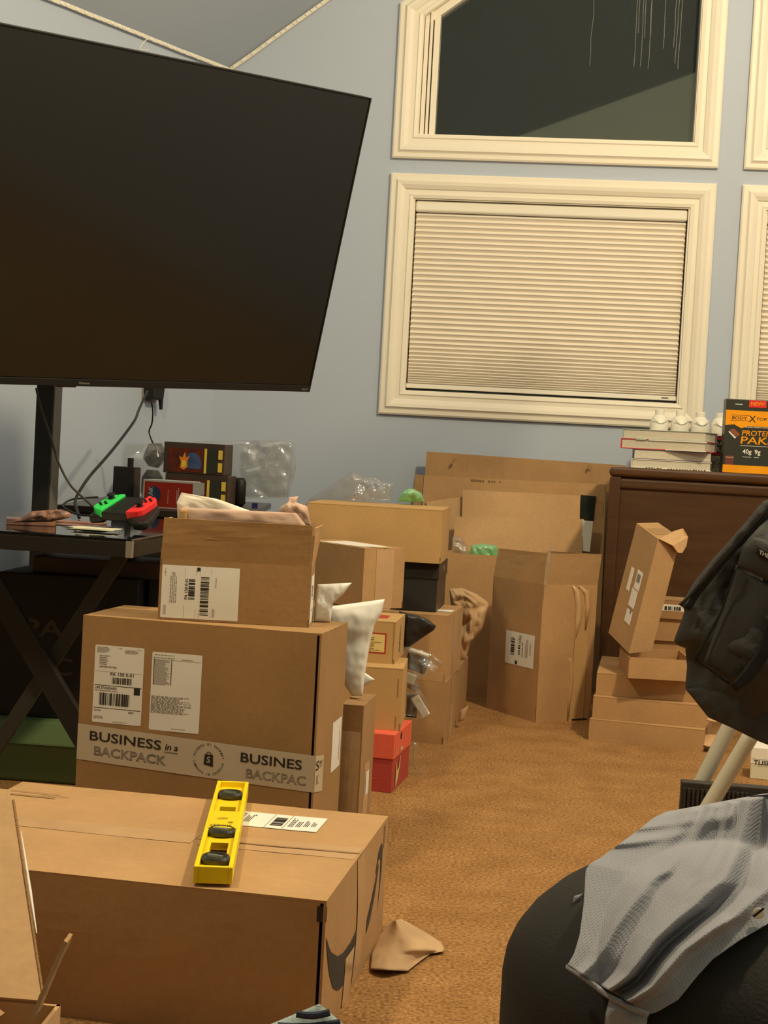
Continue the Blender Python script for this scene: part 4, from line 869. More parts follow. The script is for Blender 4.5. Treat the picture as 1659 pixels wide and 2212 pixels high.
art('orange_lettering', orangeB, lambda p: (p.text('PROTEIN', .058, .128, .105, .018, shear=.1), p.text('PAKS', .055, .100, .110, .025, shear=.1), p.text('NEW!', .082, .2305, .045, .012, off=.0012)))
art('red_flash', redC, lambda p: p.rect(.076, .224, .058, .024, .0008))
art('dark_lettering', ink, lambda p: (p.text('BODY', .022, .181, .050, .011, off=.0009, shear=.1), p.text('X', .078, .174, .024, .022, off=.0009), p.text('FORTRESS', .106, .181, .080, .010, off=.0009), p.rect(.018, .195, .06, .0016, .0009), p.rect(.018, .177, .06, .0016, .0009)))
art('white_lettering', whiteC, lambda p: (p.text('40g', .064, .062, .030, .020), p.text('9g', .104, .062, .020, .020), p.lines(.064, .055, .030, .003, 1, 2), p.lines(.104, .055, .022, .003, 1, 3), p.rect(.055, .093, .10, .0012), p.lines(.030, .231, .036, .006, 1, 4), p.text('QUICK DISSOLVING', .066, .155, .08, .004, off=.001)))
art('white_filling', whiteC, lambda p: p.poly([(.013, .138), (.016, .141), (.040, .120), (.036, .116)], .0006)); art('cocoa_wafer', mat('cocoa_wafer', (.25, .08, .045), .5), lambda p: p.poly([(.015, .144), (.030, .150), (.052, .132), (.043, .121)], .0008)); art('cocoa_cup', cupM, lambda p: p.poly([(.009, .012), (.034, .012), (.037, .058), (.006, .058)], .0006))
art('chocolate_caption', brassM, lambda p: p.text('CHOCOLATE', .009, .050, .026, .004, off=.001))

# ================================================================ flat cartons, open tray, leaning carton
M1 = Box('flat_carton', 'wide flat carton at the very bottom of the right floor stack', 'carton', (.967, 4.451, -15.8, .337, .35, 0, .0645), kraft, bow=.0008, flaps='lid', seed=31)
M2 = Box('flat_carton', 'wide flat carton second from the bottom of the right floor stack', 'carton', (.979, 4.480, -12, .335, .35, .0650, .0665), kraft, bow=.0008, flaps='lid', seed=32)
M3 = Box('flat_carton', 'wide flat carton third from the bottom, under the open tray', 'carton', (.995, 4.515, -10, .339, .40, .1320, .0665), kraft, bow=.0008, flaps='lid', seed=33)
for b_, zc in ((M1, .030), (M2, .034)):
    n = 20; m_ = MB().lathe([(.042, 0), (.042, .003)], n=24, sy=.75); o = m_.build('rounded_tab', kraftL, b_.root); o.location = (b_.w / 2 + .024, -b_.d / 2 + .02, zc); o.rotation_euler = (R_(26), 0, R_(-8))
TRY = Box('open_tray', 'open shallow cardboard tray on the flat cartons', 'carton', (.925, 4.478, -2, .185, .24, .1990, .0615), kraft, bow=.0006, style='open', seed=34)
c0_, a_, b_, c_ = at(1358.6, 1412, 4.500), at(1408, 1407, 4.56), at(1314, 1367, 4.70), at(1422, 1164, 4.57)
KR = empty('leaning_carton', c0_, 0, 'slim carton with a rounded open flap and white stickers leaning up against the dresser', 'carton')
va, vb, vc = a_ - c0_, b_ - c0_, c_ - c0_; zero = V((0, 0, 0))
MB().hexa([zero, va, va + vb, vb, vc, va + vc, va + vb + vc, vb + vc]).build('box_body', kraft, KR, bevel=.001)
nt_ = va.cross(vb).normalized(); nt_ = nt_ if nt_.z > 0 else -nt_
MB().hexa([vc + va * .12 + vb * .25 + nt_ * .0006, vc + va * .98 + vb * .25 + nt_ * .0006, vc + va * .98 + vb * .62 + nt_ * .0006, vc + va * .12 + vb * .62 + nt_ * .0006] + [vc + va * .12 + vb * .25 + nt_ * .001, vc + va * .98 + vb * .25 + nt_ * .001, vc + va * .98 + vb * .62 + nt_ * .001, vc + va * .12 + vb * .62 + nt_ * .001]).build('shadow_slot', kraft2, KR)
fl_ = MB(); nf = va.cross(vc).normalized() * (-1 if va.cross(vc).y > 0 else 1); pts = [vc + nf * .012 + va * .02, vc + va * 1.0 + nf * .006 + vb * .25]
tabp = [vc + nf * .004, vc + va * .5 - vc * .06 + nf * .02, vc + va * .8 - vc * .125 + nf * .022, vc + va * 1.02 - vc * .13 + nf * .02, vc + va * 1.20 - vc * .07 + nf * .014, vc + va * 1.22 + vc * .01 + nf * .01, vc + va * 1.14 + vc * .07 + vb * .1, vc + va * 1.0 + vb * .30 + vc * .02]
tk = nf * .003; m_ = MB(); n = len(tabp); m_.add(tabp + [x - tk for x in tabp], [tuple(range(n)), tuple(range(2 * n - 1, n - 1, -1))] + [(i, (i + 1) % n, n + (i + 1) % n, n + i) for i in range(n)]); m_.build('rounded_flap', kraftL, KR)
nl = vb.cross(vc).normalized(); nl = nl if nl.x < 0 else -nl
def kq(s0, s1, t0, t1, m, nm, o=.0008):
    f = lambda s, t, k: vb * s + vc * t + nl * k; MB().hexa([f(s0, t0, 0), f(s1, t0, 0), f(s1, t0, o), f(s0, t0, o), f(s0, t1, 0), f(s1, t1, 0), f(s1, t1, o), f(s0, t1, o)]).build(nm, m, KR)
kq(.24, .46, .50, .66, whiteC, 'white_sticker'); kq(.28, .42, .56, .63, inkG, 'sticker_print', .0012); kq(.26, .50, .34, .49, whiteC, 'white_sticker'); kq(.26, .50, .20, .31, whiteC, 'white_sticker'); kq(.62, .74, .44, .64, whiteC, 'narrow_sticker')
kq(.30, .36, .29, .34, inkG, 'sticker_print', .0012)
for k, (lab, z, h) in enumerate((('flat carton at the bottom behind the leaning carton', .1990, .080), ('flat carton in the middle behind the leaning carton', .2795, .070), ('topmost flat carton with a white sticker behind the leaning carton', .3500, .060))):
    bx = Box('flat_carton', lab, 'carton', (1.035 + .006 * k, 4.775 - .010 * k, -8, .21, .12, z, h), kraft2 if k == 2 else kraft, bow=.0008, flaps='lid', seed=35 + k)
    if k == 2: bx.sticker('front', .02, .025, .09, .020, paperW, 'paper_label'); p = bx.pr('front'); p.bars(.05, .027, .05, .012, 20, 5); p.build('label_print', ink, bx.root)
c = at(1619, 1688, 4.10); SWB = empty('food_carton', (c.x, c.y, 0), R_(-14), 'small cream carton with a printed band on the carpet at the right edge', 'carton')
MB().box(0, .16, 0, .10, 0, .045).build('carton_base', creamC, SWB, bevel=.002); MB().box(-.001, .161, -.001, .101, .040, .086).build('carton_lid', whiteC, SWB, bevel=.002)
p = Print(lambda u, v, o=0: V((u, -.0016 - o, v))); p.text('TLISIT', .008, .034 + .006, .05, .012); p.rect(.003, .054, .15, .0008); p.build('band_print', ink, SWB)

# ================================================================ television, stand, desk
TVP = V((-.2262, 4.2973, .9778)); ty, tt, tr = .768189, .29127, .047492
rx = V((cos(ty), sin(ty), 0)); nn = V((sin(ty), -cos(ty), 0)); upv = V((0, 0, 1)) * cos(tt) + nn * sin(tt)
rx2 = rx * cos(tr) + upv * sin(tr); up2 = upv * cos(tr) - rx * sin(tr); nf = rx2.cross(up2)
TW, THh = 1.43, .81
Mt = Matrix(((rx2.x, up2.x, nf.x, TVP.x), (rx2.y, up2.y, nf.y, TVP.y), (rx2.z, up2.z, nf.z, TVP.z), (0, 0, 0, 1)))
base = TVP - rx2 * TW / 2
TV = empty('television', base, 0, 'large black television tilted forward on a floor stand, switched off', 'television')
ivt = parent_inv(TV); Mloc = ivt @ Mt
def tvp(mb_, name, m, **k): o = mb_.build(name, m, TV, **k); o.matrix_local = Mloc; return o
tvp(MB().box(-TW, 0, 0, THh, -.035, -.002), 'cabinet', blackM, bevel=.003)
tvp(MB().box(-TW + .008, -.006, .020, THh - .006, -.0025, .0005), 'screen', screenM)
tvp(MB().box(-TW, 0, 0, .018, -.003, .003).box(-TW, -TW + .006, .0, THh, -.003, .003).box(-.004, 0, 0, THh, -.003, .003).box(-TW, 0, THh - .004, THh, -.003, .003), 'bezel', black, bevel=.0008)
p = Print(lambda u, v, o=0: V((u, v, .0034 + o))); p.text('Hisense', -.745, .006, .030, .006); p.text('Roku TV', -.032, .006, .022, .005); o = p.build('maker_logo', inkG, TV); o.matrix_local = Mloc
tvp(MB().box(-.80, -.745, -.006, 0, -.02, -.004), 'sensor_bar', mat('smoked_red', (.10, .01, .01), .2), bevel=.002)
tvp(MB().box(-TW + .2, -.2, .12, .6, -.075, -.035), 'rear_housing', black, bevel=.02)
PX, PY = (96 - 829.5) / FPX * 4.12, 4.12
SP = empty('television_stand', (PX, PY, 0), 0, 'black square post of the floor stand carrying the television', 'stand')
MB().box(-.024, .020, -.05, .05, .0, 1.55).build('post', mat('black_post', (.022, .020, .019), .5, var=.1), SP, bevel=.002)
MB().box(.020, .024, -.046, .046, .62, 1.5).build('pale_side', mat('grey_side', (.16, .15, .13), .5, var=.2, vscale=6), SP, bevel=.001)  # thin paler plate covering the right face of the post
MB().box(-.30, .30, -.13, .20, 0, .02).build('foot_plate', blackM, SP, bevel=.004)
MB().box(-.03, .03, -.24, -.05, 1.25, 1.33).build('mount_arm', blackM, SP, bevel=.004)
# desk
dz = .62; dc = G(285, 1165, dz); DKY = R_(-9)
DK = empty('desk', (dc.x, dc.y, 0), DKY, 'black glass topped desk with crossed metal legs', 'desk')
DW, DD = 1.25, .80
MB().box(-DW, 0, 0, DD, dz - .006, dz).build('glass_top', glassT, DK, bevel=.0015)
MB().box(-DW, 0, 0, .03, dz - .038, dz - .0065).box(-DW, 0, DD - .03, DD, dz - .038, dz - .0065).box(-.03, 0, .03, DD - .03, dz - .038, dz - .0065).box(-DW, -DW + .03, .03, DD - .03, dz - .038, dz - .0065).build('frame_rail', blackM, DK, bevel=.001)
MB().box(-.012, .001, -.001, .010, dz - .038, dz - .004).build('corner_cap', inkG, DK)
def bar(x0, y0, x1, y1, D, wd, t, m, nm):
    a, b = at(x0, y0, D), at(x1, y1, D); d = (b - a).normalized(); s_ = d.cross(V((0, 1, 0))).normalized(); iv = parent_inv(DK); f = V((0, t, 0))
    P_ = [a - s_ * wd / 2, a + s_ * wd / 2, a + s_ * wd / 2 + f, a - s_ * wd / 2 + f, b - s_ * wd / 2, b + s_ * wd / 2, b + s_ * wd / 2 + f, b - s_ * wd / 2 + f]
    return MB().hexa([iv @ x for x in P_]).build(nm, m, DK, bevel=.001)
legM = mat('grey_edge_metal', (.045, .042, .038), .45)
bar(266, 1190, -115, 1778, 3.32, .030, .03, legM, 'crossed_leg'); bar(-60, 1190, 262, 1740, 3.28, .045, .03, blackM, 'crossed_leg')
bar(288, 1170, -60, 1640, 3.87, .03, .03, blackM, 'crossed_leg')
# things under the desk
GBX = empty('storage_bin', G(76, 1690, 0), R_(-5), 'green plastic storage bin with a lid under the desk', 'storage bin')
MB().hexa([(-.22, 0, 0), (.18, 0, 0), (.18, .25, 0), (-.22, .25, 0), (-.235, -.012, .095), (.195, -.012, .095), (.195, .26, .095), (-.235, .26, .095)]).build('bin_body', greenBin, GBX, bevel=.008)
MB().hexa([(-.245, -.022, .092), (.205, -.022, .092), (.205, .265, .092), (-.245, .265, .092), (-.225, .02, .142), (.185, .02, .142), (.185, .24, .142), (-.225, .24, .142)]).build('bin_lid', greenBin, GBX, bevel=.006)
c = G(76, 1690, 0)
BX1 = empty('black_box', (c.x + .045, c.y + .06, .1425), R_(-4), 'large black box with faint gold letters on the green bin', 'box')
MB().box(-.17, .17, 0, .20, 0, .345).build('box_body', blackB, BX1, bevel=.003)
p = Print(lambda u, v, o=0: V((u, -.0004 - o, v))); p.text('PA', -.105, .195, .10, .042); p.text('AC', -.08, .105, .10, .042); p.build('faint_lettering', mat('dim_gold', (.07, .055, .045), .5), BX1)
BX2 = empty('black_box', (c.x + .30, c.y + .10, 0), R_(-4), 'smaller black glossy box right of the large black box under the desk', 'box')
MB().box(-.07, .055, 0, .20, 0, .485).build('box_body', mat('black_gloss_card', (.02, .02, .019), .25), BX2, bevel=.002)
bd = empty('flat_board_box', (c.x + .09, c.y + .08, .488), R_(-4), 'flat brown board box lying on the large black box', 'box')
MB().box(-.14, .20, 0, .16, 0, .040).build('box_body', brownBl, bd, bevel=.002); MB().box(.20, .235, .02, .15, .006, .03).build('loose_end', kraftY, bd)
rc = empty('red_carton', (c.x + .25, c.y + .0, .14), 0, 'sliver of an orange-red box beside the big labelled carton', 'box'); MB().box(-.02, .03, 0, .05, 0, .075).build('box_body', orangeR, rc, bevel=.002)
rc.location.z = 0; 
# ---- black cabinet in the corner behind the desk, with its things
CB = empty('low_cabinet', (-.64, 4.42, 0), 0, 'low black cabinet in the corner behind the desk', 'cabinet')
MB().box(-.30, .245, 0, .95, .60, .62).build('cabinet_top', mat('dark_top', (.03, .022, .018), .3), CB, bevel=.002); MB().box(-.28, .225, .02, .93, .0, .60).build('cabinet_body', blackM, CB, bevel=.002)
c = at(242, 1075, 5.10); SPK = empty('speaker', (c.x, c.y, .62), R_(-18), 'small black speaker block standing behind the red box', 'speaker')
MB().box(0, .075, 0, .05, 0, .105).build('speaker_body', blackM, SPK, bevel=.002); MB().box(.0752, .0765, .004, .048, .004, .100).build('brown_side', brownBl, SPK); MB().tube([(.052, .02, .10), (.052, .02, .135)], .010, 12).build('knob', black, SPK)
c = at(308, 1100, 4.56); RBX = empty('card_box', (c.x, c.y, .62), R_(-14), 'bright red and white box with a round blue emblem on its front', 'box')
MB().box(0, .155, 0, .06, 0, .080).build('box_body', redBx, RBX, bevel=.001); MB().box(-.0006, .1556, -.0006, .0606, .0765, .083).build('white_top', whiteC, RBX, bevel=.001); MB().box(-.0008, .003, -.0008, .06, 0, .083).build('white_edge', whiteC, RBX)
MB().box(.1555, .190, -.001, .002, .045, .082).build('open_flap', whiteC, RBX)
MB().box(-.0006, .156, -.0006, .060, 0, .003).build('white_base', whiteC, RBX)
q2_ = lambda u, v, o=0: V((u, -.0008 - o, v))
p = Print(q2_); p.poly([(.034 + .021 * cos(2 * pi * k / 20), .040 + .024 * sin(2 * pi * k / 20)) for k in range(20)]); p.build('round_emblem', blueP, RBX)
p = Print(q2_); p.text('DUNK', .031, .020, .040, .014, rot=pi / 2, off=.0008, shear=.15); p.lines(.078, .014, .004, .05, 1, 5, .0004, True); p.lines(.105, .014, .010, .05, 2, 5, .0004, True); p.build('white_lettering', whiteC, RBX)
def tbox(px, py, D, z, lab, w_=.185):
    c = at(px, py, D); r = empty('card_tin', (c.x, c.y, z), R_(-9), lab, 'card box', 'dark illustrated card boxes stacked on the cabinet')
    MB().box(0, w_, 0, .10, 0, .098).build('box_body', brownBl, r, bevel=.002); MB().box(.016, w_ * .66, -.0008, .0, .006, .080).build('picture_panel', redBx if 0 else mat('red_brown_art', (.16, .030, .012), .3, col2=(.06, .02, .02), vscale=30), r)
    MB().box(w_ * .67, w_ * .71, -.001, .0, .004, .082).build('yellow_band', goldP, r); MB().box(w_ * .71, w_ * .88, -.001, 0, .004, .082).build('dark_band', darkP, r)
    p = Print(lambda u, v, o=0: V((u, -.0012 - o, v)))
    p.poly([(w_ * .48 + .030 * cos(R_(a)), .030 + .038 * sin(R_(a))) for a in range(-20, 201, 20)]); p.build('round_backdrop', blueP, r)
    p = Print(lambda u, v, o=0: V((u, -.0016 - o, v))); p.poly([(.055, .018), (.068, .012), (.080, .022), (.078, .040), (.086, .058), (.074, .050), (.070, .070), (.062, .050), (.050, .056), (.058, .036)]); p.build('flame_shape', mat('flame_print', (.75, .24, .02), .35), r)
    p = Print(lambda u, v, o=0: V((u, -.0020 - o, v))); p.poly([(.067 + .008 * cos(2 * pi * k / 14), .031 + .011 * sin(2 * pi * k / 14)) for k in range(14)]); p.build('yellow_spot', goldP, r)
    for zz in (.010, .050): p = Print(lambda u, v, o=0: V((u, -.0020 - o, v))); p.rect(w_ * .90, zz, w_ * .07, .029); p.build('gold_panel', goldP, r)
    return r
tbox(354, 1092, 4.86, .62, 'lower dark illustrated card box standing under its twin', .205); tbox(351.6, 1028, 4.86, .7185, 'upper dark illustrated card box with a flame picture', .198)
soft('plastic_wrap', 'big clear plastic wrap draped around the dark card boxes', 'plastic film', [(268, 958), (262, 990), (268, 1030), (300, 1070)], [(600, 950), (636, 956), (640, 1010), (624, 1074)], 5.14, clearM, nu=40, nv=24, thick=.01, puff=.004, wr=.014, ws=9, seed=9, edge=.4)
soft('plastic_wrap', 'crinkled clear film tail at the right of the plastic wrap', 'plastic film', [(520, 960), (516, 1020), (530, 1078)], [(596, 952), (634, 962), (622, 1076)], 5.02, clearM, nu=20, nv=20, thick=.006, puff=.004, wr=.016, ws=16, seed=4, edge=.4)
c = at(316, 975, 5.28); o = MB().tube([c, c + V((0, .0, -.0))+V((.03, 0, -.01)), c + V((.06, 0, -.03))], [.028, .045, .03], 12).build('headset_pad', black, smooth=True); tag(o, 'round black pad inside the plastic wrap left of the card boxes', 'accessory')
c = at(316, 1040, 5.28); o = MB().lathe([(.03, 0), (.038, .02), (.036, .07), (.02, .095)], n=16).build('black_canister', black, loc=(c.x + .02, c.y, .62)); tag(o, 'black canister behind the speaker block', 'accessory')
c = at(517, 1066, 4.95); o = MB().lathe([(.012, 0), (.021, .01), (.021, .08), (.014, .092)], n=16).build('black_cylinder', black, loc=(c.x, c.y, .62), smooth=True); tag(o, 'upright black rounded cylinder right of the card boxes', 'accessory')
c = at(551, 1082, 4.9); o = MB().box(-.009, .009, -.004, .004, 0, .016).build('blue_block', mat('navy_plastic', (.02, .02, .12), .4), loc=(c.x, c.y, .62)); tag(o, 'tiny dark blue block near the cabinet edge', 'block')
# ---- controller grip on the desk
c = G(247, 1145, dz); CG = empty('game_controller', (c.x, c.y, dz), R_(-24), 'black controller grip with a green and a red side piece on the desk', 'game controller')
Mg = Matrix.Translation((0, 0, .019)) @ Matrix.Rotation(R_(20), 4, 'X')
def cg(mb_, nm, m, par=CG, **k): o = mb_.build(nm, m, par, **k); o.matrix_local = Mg if par is CG else Matrix(); return o
sh = lambda x, y: (x + y * .28, y)
def prism(pts, z0, z1): n = len(pts); return MB().add([(*p, z0) for p in pts] + [(*p, z1) for p in pts], [tuple(range(n))[::-1], tuple(range(n, 2 * n))] + [(i, (i + 1) % n, n + (i + 1) % n, n + i) for i in range(n)])
cg(prism([(-.034, 0), (.034, 0), (.034, .10), (-.034, .10)], 0, .020), 'grip_centre', black, bevel=.003)
def joy(s, m, nm, st, bt):
    pts = [(s * .031, .0), (s * .031, .10)] + [(s * (.031 + .034 * sin(R_(a))), .066 + .034 * cos(R_(a))) for a in range(10, 91, 20)] + [(s * (.031 + .034 * cos(R_(a))), .026 - .026 * sin(R_(a))) for a in range(0, 90, 20)]
    if s > 0: pts = pts[::-1]
    o = cg(prism(pts, .006, .026), nm, m, bevel=.003)
    MB().lathe([(.008, .026), (.006, .031), (.010, .034), (.009, .037)], (s * .048, st, 0), 16).build('thumbstick', black, o)
    for k in range(4): MB().lathe([(.0032, .025), (.0032, .0285)], (s * .048 + .008 * cos(k * pi / 2), bt + .008 * sin(k * pi / 2), 0), 10).build('button', black, o)
    MB().box(s * .046 - .003, s * .046 + .003, .090, .092, .025, .0275).build('small_button', black, o)
joy(-1, green, 'green_side_piece', .068, .034); joy(1, redN, 'red_side_piece', .034, .068)
for s in (-1, 1):
    cg(prism([(s * x, y) for x, y in ([(.030, .088), (.060, .090), (.072, .070), (.080, .040), (.090, .010), (.094, -.014), (.082, -.026), (.062, -.022), (.046, -.006), (.030, .002)] if s > 0 else [(.030, .002), (.046, -.004), (.062, -.008), (.068, .006), (.070, .040), (.068, .070), (.060, .088), (.030, .088)])], -.008, .012), 'handle', black, bevel=.006)
# ---- packs and cards on the desk
def flat(nm, lab, cat, px, py, yaw, a, b, t, m, dzz=0, group=None, tilt=0):
    c = G(px, py, dz + dzz); o = MB().box(-a / 2, a / 2, -b / 2, b / 2, 0, t).build(nm, m, loc=(c.x, c.y, dz + dzz + .0003), bevel=min(t * .3, .001)); o.rotation_euler = (tilt, 0, R_(yaw)); tag(o, lab, cat, group); return o
gcard = 'loose cards and packs on the desk'
flat('card_pack', 'stack of dull brown foil packs at the left end of the desk', 'card pack', 66, 1133, 14, .105, .08, .013, brownFoil, 0, gcard)
soft('card_pack', 'crumpled brown foil pack curling up on the desk', 'card pack', [(70, 1104), (48, 1116), (26, 1129)], [(132, 1100), (152, 1107), (154, 1118), (112, 1127)], 3.34, brownFoil, nu=18, nv=10, thick=.002, puff=.006, wr=.009, ws=34, seed=3, group=gcard)
flat('card_pack', 'purple foil pack lying flat in front of the controller', 'card pack', 166, 1131, -14, .12, .07, .005, purpleP, 0, gcard)
flat('card', 'gold edged card under the purple foil pack', 'card', 176, 1136, -20, .13, .07, .0015, brownFoil, 0, gcard)
for k, (x, y, yw_) in enumerate(((196, 1141, -28), (206, 1144, -12), (212, 1142, -4))):
    flat('card', ('lowest', 'middle', 'topmost')[k] + ' cream card of the small fan on the desk', 'card', x, y, yw_, .095, .055, .001, creamC, .0022 + .0016 * k, gcard)
# ---- plug, cables
def wallhit(x, y, off=.0):
    r = ray(x, y); t = n_.dot(corner - CAM) / n_.dot(r); return CAM + r * t + n_ * off
pc_ = wallhit(320, 850)
OT = empty('power_plug', pc_, math.atan2(n_.y, n_.x) + pi / 2, 'black power adapter plugged in below the television', 'power adapter')
MB().hexa([(-.030, -.05, -.022), (.030, -.05, -.022), (.026, -.002, -.022), (-.026, -.002, -.022), (-.034, -.05, .05), (.040, -.05, .05), (.040, -.002, .05), (-.034, -.002, .05)]).build('adapter', black, OT, bevel=.006); MB().box(-.035, .045, -.004, 0, -.03, .08).build('outlet_plate', inkG, OT, bevel=.002)
MB().tube([(.030, -.035, -.02), (.034, -.035, -.055)], [.009, .006], 8).build('plug_tail', black, OT)
def cable(lab, pts, r=.003, m=black):
    P_ = [at(x, y, D) for x, y, D in pts]; Q_ = []
    for i in range(len(P_) - 1):
        p0, p1, p2, p3 = P_[max(i - 1, 0)], P_[i], P_[i + 1], P_[min(i + 2, len(P_) - 1)]
        for k in range(6):
            t = k / 6; Q_.append(.5 * ((2 * p1) + (p2 - p0) * t + (2 * p0 - 5 * p1 + 4 * p2 - p3) * t * t + (3 * p1 - p0 - 3 * p2 + p3) * t ** 3))
    Q_.append(P_[-1]); tag(MB().tube(Q_, r, 8).build('cable', m, smooth=True), lab, 'cable')
cable('thick black cable sagging from the power adapter to the desk', [(318, 846, 5.1), (300, 885, 4.9), (291, 908, 4.7), (262, 948, 4.5), (232, 985, 4.3), (196, 1026, 4.1), (175, 1056, 4.0), (163, 1080, 3.95), (165, 1098, 3.80), (171, 1118, 3.72)], .0042)
cable('thin black cable hanging straight down from the power adapter', [(327, 868, 5.12), (330, 890, 5.16), (328, 915, 5.18), (322, 932, 5.2), (328, 952, 5.2), (340, 980, 5.25)], .0025)
cable('brownish cable curving from the stand post to the controller', [(78, 838, 3.98), (88, 880, 3.98), (108, 940, 3.98), (127, 1000, 3.97), (150, 1045, 3.95), (172, 1068, 3.9), (198, 1092, 3.85)], .0030, mat('brown_cable', (.05, .035, .028), .5))
cable('black cable looping on the desk left of the controller', [(212, 1074, 4.0), (180, 1076, 4.0), (152, 1080, 3.95), (136, 1092, 3.86), (150, 1104, 3.74), (172, 1112, 3.70), (200, 1114, 3.68)], .0026)
cable('thin white wire drooping from the ceiling strip above the television', [(325, 79, 5.3), (310, 92, 5.3), (303, 106, 5.3), (322, 108, 5.3)], .0020, whiteP)

# ================================================================ right foreground: stand, jacket, pouf, shirt
ST = empty('tube_frame', at(1560, 1900, 2.95) * 1, 0, 'slanting ivory tube frame with a black ribbed panel under the black jacket', 'frame')
ST.location.z = 0; ivs = parent_inv(ST)
def tubep(pts, r): MB().tube([ivs @ at(*p) for p in pts], r, 20).build('tube', tubeM, ST, smooth=True)
tubep([(1395, 1930, 3.12), (1516, 1688, 3.12), (1581, 1558, 3.12), (1640, 1440, 3.12)], .0158); tubep([(1440, 1890, 2.94), (1533, 1739, 2.94), (1609, 1611, 2.94), (1680, 1490, 2.94)], .0155)
rp = at(1477, 1689, 3.04); RP = empty('r', rp); bpy.data.objects.remove(RP)
m_ = MB(); n = 30; pw_ = .26; z1 = rp.z; ya_ = R_(-7)
x0 = ivs @ rp
for k in range(n): a = pw_ * k / n; m_.box(a, a + pw_ / n * .62, -.004, .0, -z1 + .01, -.012)
rb2 = m_.build('panel_rib', ribM, ST); MR = Matrix.Translation(x0) @ Matrix.Rotation(ya_, 4, 'Z'); rb2.matrix_local = MR
rb3 = MB().box(-.004, pw_, 0, .03, -z1 + .001, 0).build('ribbed_panel', ribM, ST, bevel=.002); rb3.matrix_local = MR
# jacket
JL = [(1640, 1092), (1592, 1152), (1548, 1198), (1518, 1234), (1496, 1262), (1481, 1289), (1466, 1306), (1480, 1316), (1472, 1340), (1455, 1385), (1466, 1396), (1480, 1399), (1484, 1440), (1480, 1488), (1498, 1508), (1513, 1520), (1530, 1550), (1560, 1549)]
JR = [(1790, 1040), (1800, 1200), (1810, 1400), (1800, 1560), (1740, 1640)]
def jd(s, t, p): return 2.84 - .03 * sin(pi * t)
def jfold(s, t):
    return .010 * sin(s * 9 + t * 5) + .008 * sin(t * 16 - s * 6)
JK = sheet('jacket', JL, JR, jd, jackM, 54, 60, .03, .06, .012, 9, 3, pr=jfold, edge=.5)
# jacket lower hem edge, flap, pocket, zip
tag(JK, 'black jacket with chest pockets hung over the ivory tube frame at the right edge', 'jacket')
def jp(nm, L_, R_c, D, m, **k): 
    o = sheet(nm, L_, R_c, D, m, parent=JK, **k); return o
jp('hem', [(1480, 1488), (1500, 1512), (1530, 1550), (1552, 1558)], [(1640, 1470), (1700, 1560), (1740, 1640), (1659, 1608)][0:3] + [(1640, 1602)], 2.80, jackM, nu=20, nv=14, thick=.02, puff=.012, wr=.008, ws=12, seed=4)
jp('lapel', [(1650, 1082), (1593, 1148), (1520, 1233), (1484, 1288), (1465, 1306)], [(1690, 1070), (1622, 1146), (1560, 1216), (1505, 1276), (1474, 1309)], 2.755, jackM, nu=8, nv=30, thick=.004, puff=.010, wr=.004, ws=14, seed=5)
jp('zip_gap', [(1680, 1082), (1628, 1128), (1560, 1206), (1500, 1278), (1478, 1312)], [(1700, 1086), (1640, 1138), (1572, 1212), (1512, 1286), (1490, 1320)], 2.750, jackD, nu=4, nv=24, thick=.003, wr=.001, seed=5)
jp('pocket_flap', [(1628, 1158), (1604, 1180), (1592, 1222)], [(1760, 1200), (1752, 1240), (1745, 1300)], 2.745, jackM, nu=14, nv=8, thick=.004, puff=.008, wr=.002, seed=7)
jp('pocket', [(1592, 1222), (1560, 1320), (1520, 1430)], [(1745, 1300), (1720, 1400), (1580, 1474)], 2.752, jackM, nu=16, nv=16, thick=.004, puff=.008, wr=.005, ws=10, seed=8)
jp('pocket_seam', [(1590, 1220), (1556, 1320), (1500, 1420), (1520, 1432)][0:3], [(1594, 1222), (1561, 1322), (1506, 1424)], 2.740, jackD, nu=2, nv=16, thick=.002, wr=0)
jp('pocket_seam', [(1500, 1416), (1500, 1424)], [(1576, 1474), (1574, 1480)], 2.742, jackD, nu=12, nv=2, thick=.002, wr=0)
jp('placket_gap', [(1655, 1330), (1640, 1400), (1600, 1455), (1578, 1480)], [(1690, 1330), (1668, 1410), (1625, 1470), (1590, 1495)], 2.725, jackD, nu=4, nv=16, thick=.003, wr=.001)
pt_ = jp('name_patch', [(1636, 1178), (1632, 1196)], [(1700, 1210), (1696, 1228)], 2.733, jackD, nu=6, nv=3, thick=.002, wr=0)
a0, a1, a2 = at(1639, 1196, 2.730), at(1690, 1222, 2.730), at(1640.5, 1187, 2.730); ivj = parent_inv(JK)
eu = (a1 - a0); ev = (a2 - a0)
p = Print(lambda u, v, o=0: ivj @ (a0 + eu * u + ev * v + V((0, -o, 0)))); p.text('THE ORIG', 0, 0, 1.0, 1.0, off=.0006); p.build('patch_lettering', whiteC, JK)
# pouf
PC = V((.395, 1.66, 0)); RXp, RZ, ZC = .238, .160, .262
prof = [(.215, 0), (.230, .02), (.236, .12), (RXp, .20), (RXp, ZC)] + [(RXp * cos(a) ** 1.3, ZC + RZ * sin(a)) for a in [R_(x) for x in (8, 16, 25, 35, 45, 55, 65, 75, 83, 88)]]
PF = empty('pouf', PC, 0, 'black round upholstered pouf in the lower right corner under a grey shirt', 'pouf')
MB().lathe(prof, n=56).build('cushion_cover', poufM, PF, smooth=True)
sm_ = [(-RXp * .30 * cos(a) if 0 else -.10 * 1.0, -RXp * .93 * cos(a) * 1.0, ZC + RZ * .96 * sin(a)) for a in [R_(x) for x in range(0, 90, 10)]]
MB().tube([(.02 - .0, -sqrt(max(0, 1 - (.02 / RXp) ** 2)) * r - .001, z) for r, z in prof[:-3]], .0022, 6).build('seam', poufM, PF, smooth=True)
